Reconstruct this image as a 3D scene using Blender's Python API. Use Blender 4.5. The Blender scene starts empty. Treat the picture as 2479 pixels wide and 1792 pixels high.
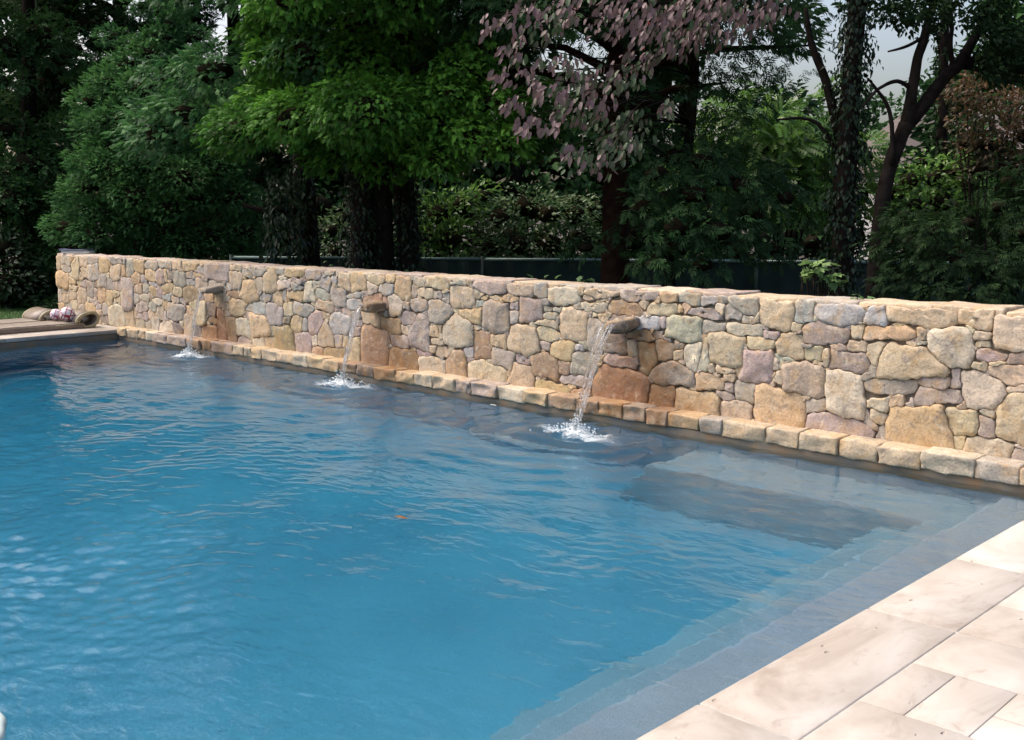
import bpy, bmesh, math, random
import numpy as np
from mathutils import Vector, Matrix

SC = bpy.context.scene
COL = SC.collection
PI = math.pi
R_ = math.radians

# ------------------------------------------------------------------ camera
FPX, YAW, PITCH = 2621.15, 0.767366, 0.144337
IW, IH = 2479.0, 1792.0
CP = np.array([1.92063, -7.00907, 1.75])
CF = np.array([-math.sin(YAW)*math.cos(PITCH), math.cos(YAW)*math.cos(PITCH), -math.sin(PITCH)])
CR = np.array([math.cos(YAW), math.sin(YAW), 0.0])
CU = np.cross(CR, CF)
cam = bpy.data.cameras.new('camera')
cam.sensor_fit = 'HORIZONTAL'
cam.sensor_width = 36.0
cam.lens = 36.0*FPX/IW
cam.clip_start = 0.05
cam.clip_end = 2000
cam_o = bpy.data.objects.new('camera', cam)
COL.objects.link(cam_o)
m = Matrix.Identity(4)
for i in range(3):
    m[i][0], m[i][1], m[i][2], m[i][3] = CR[i], CU[i], -CF[i], CP[i]
cam_o.matrix_world = m
SC.camera = cam_o

# ------------------------------------------------------------------ sky, sun, exposure
SUN_EL, SUN_AZ = 54.0, 246.0           # azimuth clockwise from +Y
w = bpy.data.worlds.new('World'); SC.world = w; w.use_nodes = True
nt = w.node_tree
bg = nt.nodes['Background']
sky = nt.nodes.new('ShaderNodeTexSky')
sky.sky_type = 'NISHITA'; sky.sun_disc = False
sky.sun_elevation = R_(SUN_EL); sky.sun_rotation = R_(SUN_AZ)
sky.air_density = 1.0; sky.dust_density = 7.0; sky.ozone_density = 0.6
nt.links.new(sky.outputs[0], bg.inputs[0])
bg.inputs[1].default_value = 0.15
sun = bpy.data.lights.new('sun', 'SUN')
sun.energy = 0.95; sun.angle = R_(26); sun.color = (1.0, 0.955, 0.90)
sun_o = bpy.data.objects.new('sun', sun); COL.objects.link(sun_o)
sd = Vector((math.sin(R_(SUN_AZ))*math.cos(R_(SUN_EL)), math.cos(R_(SUN_AZ))*math.cos(R_(SUN_EL)), math.sin(R_(SUN_EL))))
sun_o.rotation_euler = sd.to_track_quat('Z', 'Y').to_euler()
SC.view_settings.view_transform = 'Standard'
SC.view_settings.look = 'None'
SC.view_settings.exposure = 0.93
SC.view_settings.gamma = 1.0
SC.view_settings.use_curve_mapping = False
SC.render.engine = 'CYCLES'
cy = SC.cycles
cy.use_denoising = True
cy.max_bounces = 10; cy.diffuse_bounces = 3; cy.glossy_bounces = 4
cy.transmission_bounces = 8; cy.transparent_max_bounces = 8; cy.volume_bounces = 0
cy.caustics_reflective = False; cy.caustics_refractive = True
cy.sample_clamp_indirect = 6.0

# ------------------------------------------------------------------ helpers
def at(px, py, depth):
    return CP + depth*(CF + CR*(px-IW/2)/FPX - CU*(py-IH/2)/FPX)

def hit(px, py, axis, val):
    d = CF + CR*(px-IW/2)/FPX - CU*(py-IH/2)/FPX
    return CP + d*(val-CP[axis])/d[axis]

def gz(px, depth, z=0.1):
    """ground point under picture column px at a camera depth"""
    q = at(px, 500, depth)
    return np.array([q[0], q[1], z])

def link(o, parent=None):
    COL.objects.link(o)
    if parent is not None: o.parent = parent
    return o

def mesh_obj(name, verts, faces, mat=None, parent=None, smooth=False):
    me = bpy.data.meshes.new(name)
    me.from_pydata([tuple(map(float, v)) for v in verts], [], [tuple(map(int, f)) for f in faces])
    if smooth:
        me.polygons.foreach_set('use_smooth', [True]*len(me.polygons))
    if mat: me.materials.append(mat)
    me.update()
    return link(bpy.data.objects.new(name, me), parent)

def tri_obj(name, V, T, mat, parent=None, tone=None, smooth=False):
    """fast mesh from numpy arrays: V (n,3), T (m,3)"""
    me = bpy.data.meshes.new(name)
    V = np.ascontiguousarray(V, dtype=np.float32); T = np.ascontiguousarray(T, dtype=np.int32)
    me.vertices.add(len(V)); me.vertices.foreach_set('co', V.ravel())
    me.loops.add(T.size); me.loops.foreach_set('vertex_index', T.ravel())
    me.polygons.add(len(T))
    me.polygons.foreach_set('loop_start', np.arange(0, T.size, 3, dtype=np.int32))
    try: me.polygons.foreach_set('loop_total', np.full(len(T), 3, dtype=np.int32))
    except Exception: pass
    if smooth: me.polygons.foreach_set('use_smooth', np.ones(len(T), dtype=bool))
    if tone is not None:
        a = me.attributes.new('tone', 'FLOAT', 'POINT'); a.data.foreach_set('value', np.ascontiguousarray(tone, dtype=np.float32))
    me.materials.append(mat)
    me.update(calc_edges=True)
    return link(bpy.data.objects.new(name, me), parent)

def tag(o, label=None, cat=None, group=None, kind=None):
    if label: o['label'] = label
    if cat: o['category'] = cat
    if group: o['group'] = group
    if kind: o['kind'] = kind
    return o

def empty(name, loc=(0, 0, 0), label=None, cat=None, group=None, kind=None):
    o = bpy.data.objects.new(name, None); o.location = tuple(map(float, loc)); COL.objects.link(o)
    return tag(o, label, cat, group, kind)

def under(o, parent):
    """parent a world-space mesh to an empty that has a location, keeping it in place"""
    o.parent = parent
    o.matrix_parent_inverse = Matrix.Translation(parent.location).inverted()
    return o

def sines(P, seed, freq=1.0, n=7):
    """cheap smooth pseudo-noise in [-1,1]; P (...,3)"""
    r = np.random.RandomState(seed)
    out = 0
    for i in range(n):
        k = r.normal(size=3)*freq*(1+0.5*i)
        out = out + np.sin(P @ k + r.uniform(0, 6.28))/(1+0.6*i)
    return out/2.6

def rbox(dx, dy, dz, r=0.01, n=(3, 3, 3), rough=0.0, freq=9.0, seed=0):
    """rounded box centred on the origin, optional rough surface: verts, quads"""
    h = np.array([dx, dy, dz])/2.0
    r = min(r, h.min()*0.98)
    verts, idx, faces = [], {}, []
    def vid(p):
        k = tuple(np.round(p, 6))
        if k not in idx:
            idx[k] = len(verts); verts.append(p)
        return idx[k]
    for ax in range(3):
        a, b = (ax+1) % 3, (ax+2) % 3
        def ticks(i):
            c = max(1, n[i])
            inner = np.linspace(-(h[i]-r), h[i]-r, c+1) if r > 0 else np.linspace(-h[i], h[i], c+1)
            return np.concatenate([[-h[i]], inner, [h[i]]]) if r > 0 else inner
        ta, tb = ticks(a), ticks(b)
        for s in (-1, 1):
            for i in range(len(ta)-1):
                for j in range(len(tb)-1):
                    q = []
                    for (u, v) in ((ta[i], tb[j]), (ta[i+1], tb[j]), (ta[i+1], tb[j+1]), (ta[i], tb[j+1])):
                        p = np.zeros(3); p[ax] = s*h[ax]; p[a] = u; p[b] = v
                        q.append(vid(p))
                    faces.append(q if s > 0 else q[::-1])
    V = np.array(verts)
    if r > 0:
        c = np.clip(V, -(h-r), h-r); d = V-c
        L = np.linalg.norm(d, axis=1, keepdims=True); L[L == 0] = 1
        V = c+d/L*r
    if rough:
        N = V/np.maximum(np.linalg.norm(V/h, axis=1, keepdims=True), 1e-6)/h
        off = np.stack([sines(V, seed*7+k, freq) for k in range(3)], 1)
        V = V+off*rough
    return V, faces

def tube(path, radii, sides=8, cap=True, rough=0.0, seed=0):
    path = np.asarray(path, float); n = len(path)
    V, F = [], []
    up0 = np.array([0.13, 0.31, 0.94])
    for i in range(n):
        t = path[min(i+1, n-1)]-path[max(i-1, 0)]; t = t/np.linalg.norm(t)
        u = np.cross(t, up0); 
        if np.linalg.norm(u) < 0.2: u = np.cross(t, np.array([1., 0, 0]))
        u /= np.linalg.norm(u); v = np.cross(t, u)
        for k in range(sides):
            a = 2*PI*k/sides
            V.append(path[i]+radii[i]*(math.cos(a)*u+math.sin(a)*v))
    V = np.array(V)
    if rough: V = V+np.stack([sines(V, seed+k, 8.0) for k in range(3)], 1)*rough
    for i in range(n-1):
        for k in range(sides):
            F.append((i*sides+k, i*sides+(k+1) % sides, (i+1)*sides+(k+1) % sides, (i+1)*sides+k))
    if cap:
        F.append(tuple(range(sides))[::-1]); F.append(tuple((n-1)*sides+k for k in range(sides)))
    return V, F

def spline(pts, rad, k=5):
    pts = np.asarray(pts, float); n = len(pts); P, R2 = [], []
    for i in range(n-1):
        p0, p1, p2, p3 = pts[max(i-1, 0)], pts[i], pts[i+1], pts[min(i+2, n-1)]
        for t in np.linspace(0, 1, k, endpoint=False):
            P.append(0.5*((2*p1)+(-p0+p2)*t+(2*p0-5*p1+4*p2-p3)*t*t+(-p0+3*p1-3*p2+p3)*t**3)); R2.append(rad[i]*(1-t)+rad[i+1]*t)
    P.append(pts[-1]); R2.append(rad[-1])
    return np.array(P), R2

class MB:
    def __init__(self): self.v, self.f, self.n = [], [], 0
    def add(self, vf, loc=(0, 0, 0)):
        V, F = vf; V = np.asarray(V, float)+np.asarray(loc, float)
        self.v.append(V); self.f += [tuple(i+self.n for i in f) for f in F]; self.n += len(V)
        return self
    def build(self, name, mat, parent=None, smooth=False):
        return mesh_obj(name, np.concatenate(self.v), self.f, mat, parent, smooth)

# ------------------------------------------------------------------ materials
def new_mat(name):
    m = bpy.data.materials.new(name); m.use_nodes = True
    return m, m.node_tree, m.node_tree.nodes['Principled BSDF']

def N(nt, t, **kw):
    n = nt.nodes.new(t)
    for k, v in kw.items(): setattr(n, k, v)
    return n

def noise(nt, scale, detail=4, rough=0.55, vec=None, dist=0.0):
    n = N(nt, 'ShaderNodeTexNoise'); n.inputs['Scale'].default_value = scale
    n.inputs['Detail'].default_value = detail; n.inputs['Roughness'].default_value = rough
    n.inputs['Distortion'].default_value = dist
    if vec is not None: nt.links.new(vec, n.inputs['Vector'])
    return n.outputs['Fac']

def ramp(nt, fac, stops):
    r = N(nt, 'ShaderNodeValToRGB'); e = r.color_ramp.elements
    while len(e) < len(stops): e.new(0.5)
    for i, (p, c) in enumerate(stops):
        e[i].position = p; e[i].color = (*c, 1) if len(c) == 3 else c
    nt.links.new(fac, r.inputs[0]); return r.outputs[0]

def mixc(nt, a, b, fac, blend='MIX'):
    n = N(nt, 'ShaderNodeMix', data_type='RGBA', blend_type=blend)
    for s, v in ((n.inputs[0], fac), (n.inputs[6], a), (n.inputs[7], b)):
        if hasattr(v, 'links') or hasattr(v, 'node'): nt.links.new(v, s)
        elif isinstance(v, (int, float)): s.default_value = v
        else: s.default_value = (*v, 1)
    return n.outputs[2]

def math_(nt, op, a, b=None, c=None, clamp=False):
    n = N(nt, 'ShaderNodeMath', operation=op, use_clamp=clamp)
    for i, v in enumerate((a, b, c)):
        if v is None: continue
        if hasattr(v, 'node'): nt.links.new(v, n.inputs[i])
        else: n.inputs[i].default_value = v
    return n.outputs[0]

def bump(nt, bsdf, h, strength=0.4, dist=0.01, prev=None):
    b = N(nt, 'ShaderNodeBump'); b.inputs['Strength'].default_value = strength; b.inputs['Distance'].default_value = dist
    nt.links.new(h, b.inputs['Height'])
    if prev is not None: nt.links.new(prev, b.inputs['Normal'])
    if bsdf is not None: nt.links.new(b.outputs[0], bsdf.inputs['Normal'])
    return b.outputs[0]

def simple(name, col, rough=0.6, var=0.25, scale=6.0, bmp=0.0, bscale=40.0, spec=0.5, metallic=0.0):
    m, nt, b = new_mat(name)
    tc = N(nt, 'ShaderNodeNewGeometry').outputs['Position']
    f = noise(nt, scale, 5, 0.6, tc)
    lo = tuple(c*(1-var) for c in col); hi = tuple(min(1, c*(1+var)) for c in col)
    nt.links.new(ramp(nt, f, [(0.3, lo), (0.7, hi)]), b.inputs['Base Color'])
    b.inputs['Roughness'].default_value = rough; b.inputs['Specular IOR Level'].default_value = spec
    b.inputs['Metallic'].default_value = metallic
    if bmp: bump(nt, b, noise(nt, bscale, 4, 0.6, tc), bmp, 0.01)
    return m

SPOUT = [(-10.13, 0.83), (-6.99, 0.85), (-3.66, 0.90)]

def stone_material():
    m, nt, b = new_mat('fieldstone')
    pos = N(nt, 'ShaderNodeNewGeometry').outputs['Position']
    oi = N(nt, 'ShaderNodeAttribute', attribute_name='scol')
    off = N(nt, 'ShaderNodeVectorMath', operation='MULTIPLY_ADD')
    cmb = N(nt, 'ShaderNodeCombineXYZ')
    for i in range(3): nt.links.new(oi.outputs['Alpha'], cmb.inputs[i])
    nt.links.new(cmb.outputs[0], off.inputs[0]); off.inputs[1].default_value = (31, 17, 43); nt.links.new(pos, off.inputs[2])
    v = off.outputs[0]
    n1 = noise(nt, 6.5, 4, 0.62, v, 0.6); n2 = noise(nt, 15, 6, 0.7, v, 0.5); n3 = noise(nt, 60, 5, 0.75, v)
    n4 = noise(nt, 9, 4, 0.6, v, 1.2)
    base = mixc(nt, oi.outputs['Color'], (0.47, 0.375, 0.265), 0.12)
    ochre = mixc(nt, base, (0.48, 0.31, 0.15), ramp(nt, n1, [(0.50, (0, 0, 0)), (0.66, (0.6, 0.6, 0.6))]))
    grey = mixc(nt, ochre, (0.25, 0.215, 0.195), ramp(nt, n4, [(0.53, (0, 0, 0)), (0.70, (0.65, 0.65, 0.65))]))
    pale = mixc(nt, grey, (0.66, 0.575, 0.45), ramp(nt, n2, [(0.30, (0.7, 0.7, 0.7)), (0.46, (0, 0, 0))]))
    val = ramp(nt, n3, [(0.28, (0.55, 0.53, 0.51)), (0.48, (1, 1, 1)), (0.75, (1.25, 1.23, 1.18))])
    c = mixc(nt, pale, val, 1.0, 'MULTIPLY')
    # rust-coloured wet stains below each spout
    sx = N(nt, 'ShaderNodeSeparateXYZ'); nt.links.new(pos, sx.inputs[0])
    warp = math_(nt, 'MULTIPLY_ADD', noise(nt, 3.0, 3, 0.6, pos), 0.5, -0.25)
    xx = math_(nt, 'ADD', sx.outputs[0], warp)
    tot = None
    for (x, z), (xo, wf) in zip(SPOUT, ((0.10, 0.42), (0.16, 0.58), (0.24, 0.72))):
        wdt = math_(nt, 'MULTIPLY_ADD', sx.outputs[2], -0.80*wf, wf)      # wider towards the foot
        d = math_(nt, 'DIVIDE', math_(nt, 'ABSOLUTE', math_(nt, 'SUBTRACT', xx, x+xo*0.8)), math_(nt, 'MAXIMUM', wdt, 0.06))
        mk = math_(nt, 'SUBTRACT', 1.35, d, clamp=True)
        up = math_(nt, 'MULTIPLY', math_(nt, 'SUBTRACT', z-0.04, sx.outputs[2]), 9.0, clamp=True)
        mk = math_(nt, 'MULTIPLY', mk, up)
        tot = mk if tot is None else math_(nt, 'MAXIMUM', tot, mk)
    tot = math_(nt, 'MULTIPLY', tot, math_(nt, 'MULTIPLY', math_(nt, 'MULTIPLY_ADD', n1, 1.6, -0.1, clamp=True), math_(nt, 'MULTIPLY_ADD', oi.outputs['Alpha'], 0.7, 0.45, clamp=True)))
    wet = mixc(nt, c, (0.52, 0.30, 0.15), 1.0, 'MULTIPLY')
    wet = mixc(nt, wet, (0.20, 0.10, 0.035), 0.40)
    c = mixc(nt, c, wet, tot)
    nt.links.new(c, b.inputs['Base Color'])
    nt.links.new(math_(nt, 'MULTIPLY_ADD', tot, -0.5, 0.85), b.inputs['Roughness'])
    b.inputs['Specular IOR Level'].default_value = 0.35
    vo = N(nt, 'ShaderNodeTexVoronoi'); vo.inputs['Scale'].default_value = 9; nt.links.new(v, vo.inputs['Vector'])
    p = bump(nt, None, vo.outputs['Distance'], 0.35, 0.02)
    p = bump(nt, None, n2, 0.6, 0.02, p)
    bump(nt, b, n3, 0.6, 0.006, p)
    return m

M = {}
M['stone'] = stone_material()
def tint(o, col, rnd, lo=0, hi=None):
    me = o.data
    at_ = me.attributes.get('scol') or me.attributes.new('scol', 'FLOAT_COLOR', 'POINT')
    c = np.tile(np.array([*np.clip(col, 0.02, 0.9), rnd], dtype=np.float32), (len(me.vertices), 1)); at_.data.foreach_set('color', c.ravel())
M['mortar'] = simple('dark_mortar', (0.20, 0.16, 0.12), 0.95, 0.35, 12, 0.6, 60)
def travertine():
    m, nt, b = new_mat('travertine')
    pos = N(nt, 'ShaderNodeNewGeometry').outputs['Position']
    oi = N(nt, 'ShaderNodeObjectInfo')
    mp = N(nt, 'ShaderNodeMapping'); mp.inputs['Scale'].default_value = (1.0, 0.55, 1.0); nt.links.new(pos, mp.inputs[0])
    n1 = noise(nt, 2.6, 5, 0.62, mp.outputs[0], 0.6); n2 = noise(nt, 11, 5, 0.7, mp.outputs[0], 0.8)
    c = ramp(nt, n1, [(0.34, (0.30, 0.255, 0.215)), (0.48, (0.43, 0.385, 0.34)), (0.64, (0.52, 0.485, 0.445))])
    c = mixc(nt, c, (0.27, 0.215, 0.175), ramp(nt, n2, [(0.56, (0, 0, 0)), (0.78, (0.7, 0.7, 0.7))]))
    rv = ramp(nt, oi.outputs['Random'], [(0, (0.86, 0.84, 0.82)), (1, (1.03, 1.03, 1.03))])
    c = mixc(nt, c, rv, 1.0, 'MULTIPLY')
    vo = N(nt, 'ShaderNodeTexVoronoi'); vo.inputs['Scale'].default_value = 26; vo.inputs['Randomness'].default_value = 1.0
    nt.links.new(mp.outputs[0], vo.inputs['Vector'])
    pit = math_(nt, 'MULTIPLY', ramp(nt, vo.outputs['Distance'], [(0.10, (1, 1, 1)), (0.2, (0, 0, 0))]),
                ramp(nt, noise(nt, 6, 2, 0.5, pos), [(0.60, (0, 0, 0)), (0.66, (1, 1, 1))]))
    c = mixc(nt, c, (0.30, 0.24, 0.18), math_(nt, 'MULTIPLY', pit, 0.55))
    nt.links.new(c, b.inputs['Base Color'])
    b.inputs['Roughness'].default_value = 0.62; b.inputs['Specular IOR Level'].default_value = 0.35
    p = bump(nt, None, math_(nt, 'MULTIPLY', pit, -1.0), 0.8, 0.01)
    bump(nt, b, noise(nt, 60, 4, 0.7, pos), 0.25, 0.004, p)
    return m
M['travertine'] = travertine()
M['grout'] = simple('pale_grout', (0.43, 0.40, 0.37), 0.95, 0.2, 14, 0.4, 80)
M['soil'] = simple('bark_mulch_soil', (0.035, 0.026, 0.018), 0.95, 0.45, 5, 0.9, 30)
M['lawn'] = simple('lawn', (0.035, 0.085, 0.02), 0.9, 0.4, 4, 0.8, 60)
def plaster(name, lo, hi):
    m, nt, b = new_mat(name)
    pos = N(nt, 'ShaderNodeNewGeometry').outputs['Position']
    c = ramp(nt, noise(nt, 0.9, 3, 0.6, pos), [(0.3, lo), (0.7, hi)])
    c = mixc(nt, c, ramp(nt, noise(nt, 260, 2, 0.6, pos), [(0.3, (0.72, 0.72, 0.72)), (0.7, (1.15, 1.15, 1.15))]), 1.0, 'MULTIPLY')
    nt.links.new(c, b.inputs['Base Color']); b.inputs['Roughness'].default_value = 0.9
    b.inputs['Specular IOR Level'].default_value = 0.1
    return m
M['plaster'] = plaster('blue_grey_plaster', (0.24, 0.29, 0.38), (0.30, 0.35, 0.44))
M['plaster_g'] = plaster('grey_plaster', (0.24, 0.272, 0.34), (0.295, 0.33, 0.40))
def band():
    m, nt, b = new_mat('stained_waterline')
    pos = N(nt, 'ShaderNodeNewGeometry').outputs['Position']
    c = ramp(nt, noise(nt, 3.5, 5, 0.65, pos), [(0.35, (0.13, 0.125, 0.12)), (0.55, (0.20, 0.15, 0.10)), (0.72, (0.28, 0.14, 0.06))])
    nt.links.new(c, b.inputs['Base Color']); b.inputs['Roughness'].default_value = 0.7
    return m
M['band'] = band()
def water():
    m, nt, b = new_mat('pool_water')
    nt.nodes.remove(b)
    out = nt.nodes['Material Output']
    g = N(nt, 'ShaderNodeBsdfGlass'); g.inputs['IOR'].default_value = 1.333; g.inputs['Roughness'].default_value = 0.0
    pos = N(nt, 'ShaderNodeNewGeometry').outputs['Position']
    mp = N(nt, 'ShaderNodeMapping'); mp.inputs['Rotation'].default_value = (0, 0, R_(-42)); mp.inputs['Scale'].default_value = (1.0, 2.0, 1.0)
    nt.links.new(pos, mp.inputs[0])
    b2 = N(nt, 'ShaderNodeBump'); b2.inputs['Strength'].default_value = 0.35; b2.inputs['Distance'].default_value = 0.02
    nt.links.new(noise(nt, 7.0, 2, 0.45, mp.outputs[0], 0.5), b2.inputs['Height'])
    nt.links.new(b2.outputs[0], g.inputs['Normal'])
    nt.links.new(g.outputs[0], out.inputs['Surface'])
    va = N(nt, 'ShaderNodeVolumeAbsorption')
    va.inputs['Color'].default_value = (0.0, 0.80, 0.93, 1); va.inputs['Density'].default_value = 0.56
    nt.links.new(va.outputs[0], out.inputs['Volume'])
    return m
M['water'] = water()

# palette of the wall stones
PAL = {'T': (0.54, 0.425, 0.295), 'O': (0.54, 0.39, 0.23), 'G': (0.395, 0.355, 0.31), 'P': (0.385, 0.31, 0.28),
       'C': (0.57, 0.49, 0.375), 'B': (0.345, 0.225, 0.14), 'D': (0.17, 0.145, 0.13), 'L': (0.45, 0.435, 0.425), 'R': (0.34, 0.19, 0.09)}

DECK = 0.13
WTOP = 1.11
POOL_X0, POOL_Y0 = -12.53, -6.5

# ================================================================== GROUND, POOL, DECK
def rect_sheet(name, rects, z, mat, parent=None):
    V, F = [], []
    for (x0, x1, y0, y1) in rects:
        k = len(V); V += [(x0, y0, z), (x1, y0, z), (x1, y1, z), (x0, y1, z)]; F.append((k, k+1, k+2, k+3))
    return mesh_obj(name, V, F, mat, parent)

px0, px1, py0, py1 = POOL_X0-0.2, 0.2, POOL_Y0-0.2, 0.3      # hole round the basin
tag(rect_sheet('ground', [(-400, 400, py1, 600), (-400, 400, -300, py0), (-400, px0, py0, py1), (px1, 400, py0, py1)], 0.06, M['soil']), kind='structure')
tag(rect_sheet('lawn', [(-60, -14.75, -30, 0.9), (-60, -15.2, 0.9, 5)], 0.085, M['lawn']), kind='structure')

basin = MB()
def quad(a, b, c, d): return np.array([a, b, c, d]), [(0, 1, 2, 3)]
FL = lambda x: -1.12-0.055*(-x)          # the floor drops away from the steps
xs = [POOL_X0, -9.0, -5.0, 0.0]
for a, b_ in zip(xs[:-1], xs[1:]):
    basin.add(quad((a, POOL_Y0, FL(a)), (b_, POOL_Y0, FL(b_)), (b_, 0.06, FL(b_)), (a, 0.06, FL(a))))
ZB = -2.1
basin.add(quad((0.03, POOL_Y0, ZB), (0.03, POOL_Y0, 0.075), (0.03, 0.06, 0.075), (0.03, 0.06, ZB)))
basin.add(quad((POOL_X0-0.03, POOL_Y0, ZB), (POOL_X0-0.03, 0.06, ZB), (POOL_X0-0.03, 0.06, 0.075), (POOL_X0-0.03, POOL_Y0, 0.075)))
basin.add(quad((POOL_X0-0.1, POOL_Y0, ZB), (0.1, POOL_Y0, ZB), (0.1, POOL_Y0, 0.075), (POOL_X0-0.1, POOL_Y0, 0.075)))
basin.add(quad((POOL_X0-0.1, 0.03, ZB), (POOL_X0-0.1, 0.03, -0.14), (0.1, 0.03, -0.14), (0.1, 0.03, ZB)))
pool = tag(basin.build('pool_basin', M['plaster']), kind='structure')
def box6(x0, x1, y0, y1, z0, z1, r=0.015, n=(6, 6, 2)):
    V, F = rbox(x1-x0, y1-y0, z1-z0, r, n)
    return V+np.array([(x0+x1)/2, (y0+y1)/2, (z0+z1)/2]), F
for k, (xe, zt) in enumerate(((-0.50, -0.22), (-0.74, -0.44), (-0.98, -0.66))):
    MB().add(box6(xe, 0.10, POOL_Y0-0.05, 0.10, -2.0, zt-0.001*k, 0.03)).build('step', M['plaster_g'], pool)
bv, bf = box6(-2.85, -0.2, -0.62, 0.12, -2.0, -0.43, 0.05)
bv[:, 1] -= np.where(bv[:, 1] < -0.4, np.clip(-0.47-bv[:, 2], 0, 1.6)*0.22, 0)
bv[:, 0] -= np.where(bv[:, 0] < -2.6, np.clip(-0.47-bv[:, 2], 0, 1.6)*0.25, 0)
MB().add((bv, bf)).build('bench', M['plaster_g'], pool)
MB().add(box6(POOL_X0-0.02, 0.02, 0.02, 0.12, -0.16, 0.052, 0.004, (20, 1, 1))).build('waterline_band', M['band'], pool)

MB().add(box6(POOL_X0-0.1, POOL_X0+0.004, POOL_Y0, 0.02, -0.16, 0.07, 0.004, (1, 12, 1))).build('waterline_band', M['band'], pool)
MB().add(box6(-0.004, 0.1, POOL_Y0, 0.02, -0.16, 0.07, 0.004, (1, 12, 1))).build('waterline_band', M['band'], pool)
# water: one closed body with a rippled surface
def wave(X, Y):
    r = np.random.RandomState(5)
    Z = np.zeros_like(X)
    for i in range(26):
        lam = r.uniform(0.22, 1.25); th = r.normal(R_(40), 0.75)
        k = 2*PI/lam
        amp = 0.0075*lam*r.uniform(0.4, 1.0)
        ph = r.uniform(0, 6.28)
        bendx = 0.25*np.sin(0.9*Y+ph)+0.12*np.sin(2.3*X+1.7*ph)
        Z += amp*np.sin(k*(math.cos(th)*X+math.sin(th)*Y+0.35*bendx)+ph)*0.30
    for i in range(22):
        lam = r.uniform(0.13, 0.34); th = r.normal(R_(50), 0.9); k = 2*PI/lam; ph = r.uniform(0, 6.28)
        env = 0.5+0.5*np.sin(0.7*X*math.cos(ph)+0.9*Y*math.sin(ph)+3*ph)
        Z += 0.0034*lam*r.uniform(0.4, 1.0)*env*np.sin(k*(math.cos(th)*X+math.sin(th)*Y+0.08*np.sin(1.9*X+ph)+0.08*np.sin(2.3*Y-ph)))
    for (sx, sy, rd_, A) in ((-3.3, -5.0, 1.15, 0.0027), (-5.4, -3.4, 1.3, 0.0015), (-1.35, -2.75, 0.34, 0.0026)):          # choppy patches
        env = np.exp(-((X-sx)**2+(Y-sy)**2)/rd_**2)
        for i in range(9):
            lam = r.uniform(0.075, 0.22); th = r.uniform(0, PI); k = 2*PI/lam
            Z += A*env*r.uniform(0.4, 1)*np.sin(k*(math.cos(th)*X+math.sin(th)*Y+0.05*np.sin(5*X+i)+0.05*np.sin(6*Y-i))+i)
    for (sx, sy, A) in ((-10.12, -0.27, 0.010), (-6.99, -0.30, 0.014), (-3.63, -0.53, 0.016)):
        d = np.hypot(X-sx, Y-sy)
        Z += A*np.exp(-d*0.9)*np.sin(2*PI*d/0.30+0.8*np.sin(3*np.arctan2(Y-sy, X-sx)))/(0.6+d)
    return Z
gx = np.concatenate([np.linspace(POOL_X0-0.06, -6.0, 190), np.linspace(-6.0, 0.06, 280)[1:]])
gy = np.linspace(POOL_Y0-0.03, 0.055, 290)
GX, GY = np.meshgrid(gx, gy, indexing='ij')
GZ = wave(GX, GY)
nx, ny = GX.shape
V = np.stack([GX, GY, GZ], -1).reshape(-1, 3)
ii, jj = np.meshgrid(np.arange(nx-1), np.arange(ny-1), indexing='ij')
a = (ii*ny+jj).ravel(); b_ = a+ny; c_ = b_+1; d_ = a+1
T = np.concatenate([np.stack([a, b_, c_], 1), np.stack([a, c_, d_], 1)])
rim = [i*ny for i in range(nx)]+[(nx-1)*ny+j for j in range(1, ny)]+[i*ny+ny-1 for i in range(nx-2, -1, -1)]+[j for j in range(ny-2, 0, -1)]
low = V[rim].copy(); low[:, 2] = -2.4
base = len(V); V = np.concatenate([V, low, [[-6, -3, -2.4]]])
nr = len(rim); TT = []
for k in range(nr):
    k2 = (k+1) % nr
    TT += [(rim[k], base+k, base+k2), (rim[k], base+k2, rim[k2]), (base+k, base+nr, base+k2)]
T = np.concatenate([T, np.array(TT)])
tag(tri_obj('water', V, T, M['water'], smooth=True), kind='structure')
def wz(x, y): return float(wave(np.array([[x]]), np.array([[y]]))[0, 0])

# decks
deck_r = empty('patio', (0, 0, 0), kind='structure')
rect_sheet('paving_bed', [(0.005, 8, -16, 0.19)], DECK-0.005, M['grout'], deck_r)
for y0, y1 in ((-9.0, -7.8), (-7.8, -6.6), (-6.6, -5.35), (-5.35, -4.117), (-4.117, -2.892), (-2.892, -1.987), (-1.987, -1.085), (-1.085, 0.17)):
    V, F = rbox(0.372, y1-y0-0.006, 0.055, 0.009, (2, 4, 1))
    o = mesh_obj('coping_stone', V, F, M['travertine'], deck_r, True); o.location = (0.181, (y0+y1)/2, DECK-0.0275)
tiles = [(0.37, 0.785, -3.30, -2.892), (0.37, 0.528, -3.725, -3.30), (0.528, 0.738, -3.725, -3.30), (0.738, 1.15, -3.53, -3.30),
         (0.738, 1.15, -3.725, -3.53), (0.37, 0.785, -4.15, -3.725), (0.785, 1.15, -4.15, -3.725), (0.785, 1.15, -3.30, -2.892)]
rr = random.Random(4)
y = -2.892
while y < 0.1:
    h = rr.choice([0.41, 0.62]); h = min(h, 0.17-y)
    if h < 0.1: break
    x = 0.37
    while x < 1.15-0.01:
        wd = rr.choice([0.21, 0.41, 0.41]); wd = wd if x+wd < 1.0 else 1.15-x
        tiles.append((x, x+wd, y, y+h)); x += wd
    y += h
y = -4.15
while y > -8.2:
    h = rr.choice([0.21, 0.41, 0.62]); x = 0.37
    while x < 1.15-0.01:
        wd = rr.choice([0.21, 0.41, 0.41]); wd = wd if x+wd < 1.0 else 1.15-x
        tiles.append((x, x+wd, y-h, y)); x += wd
    y -= h
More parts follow.
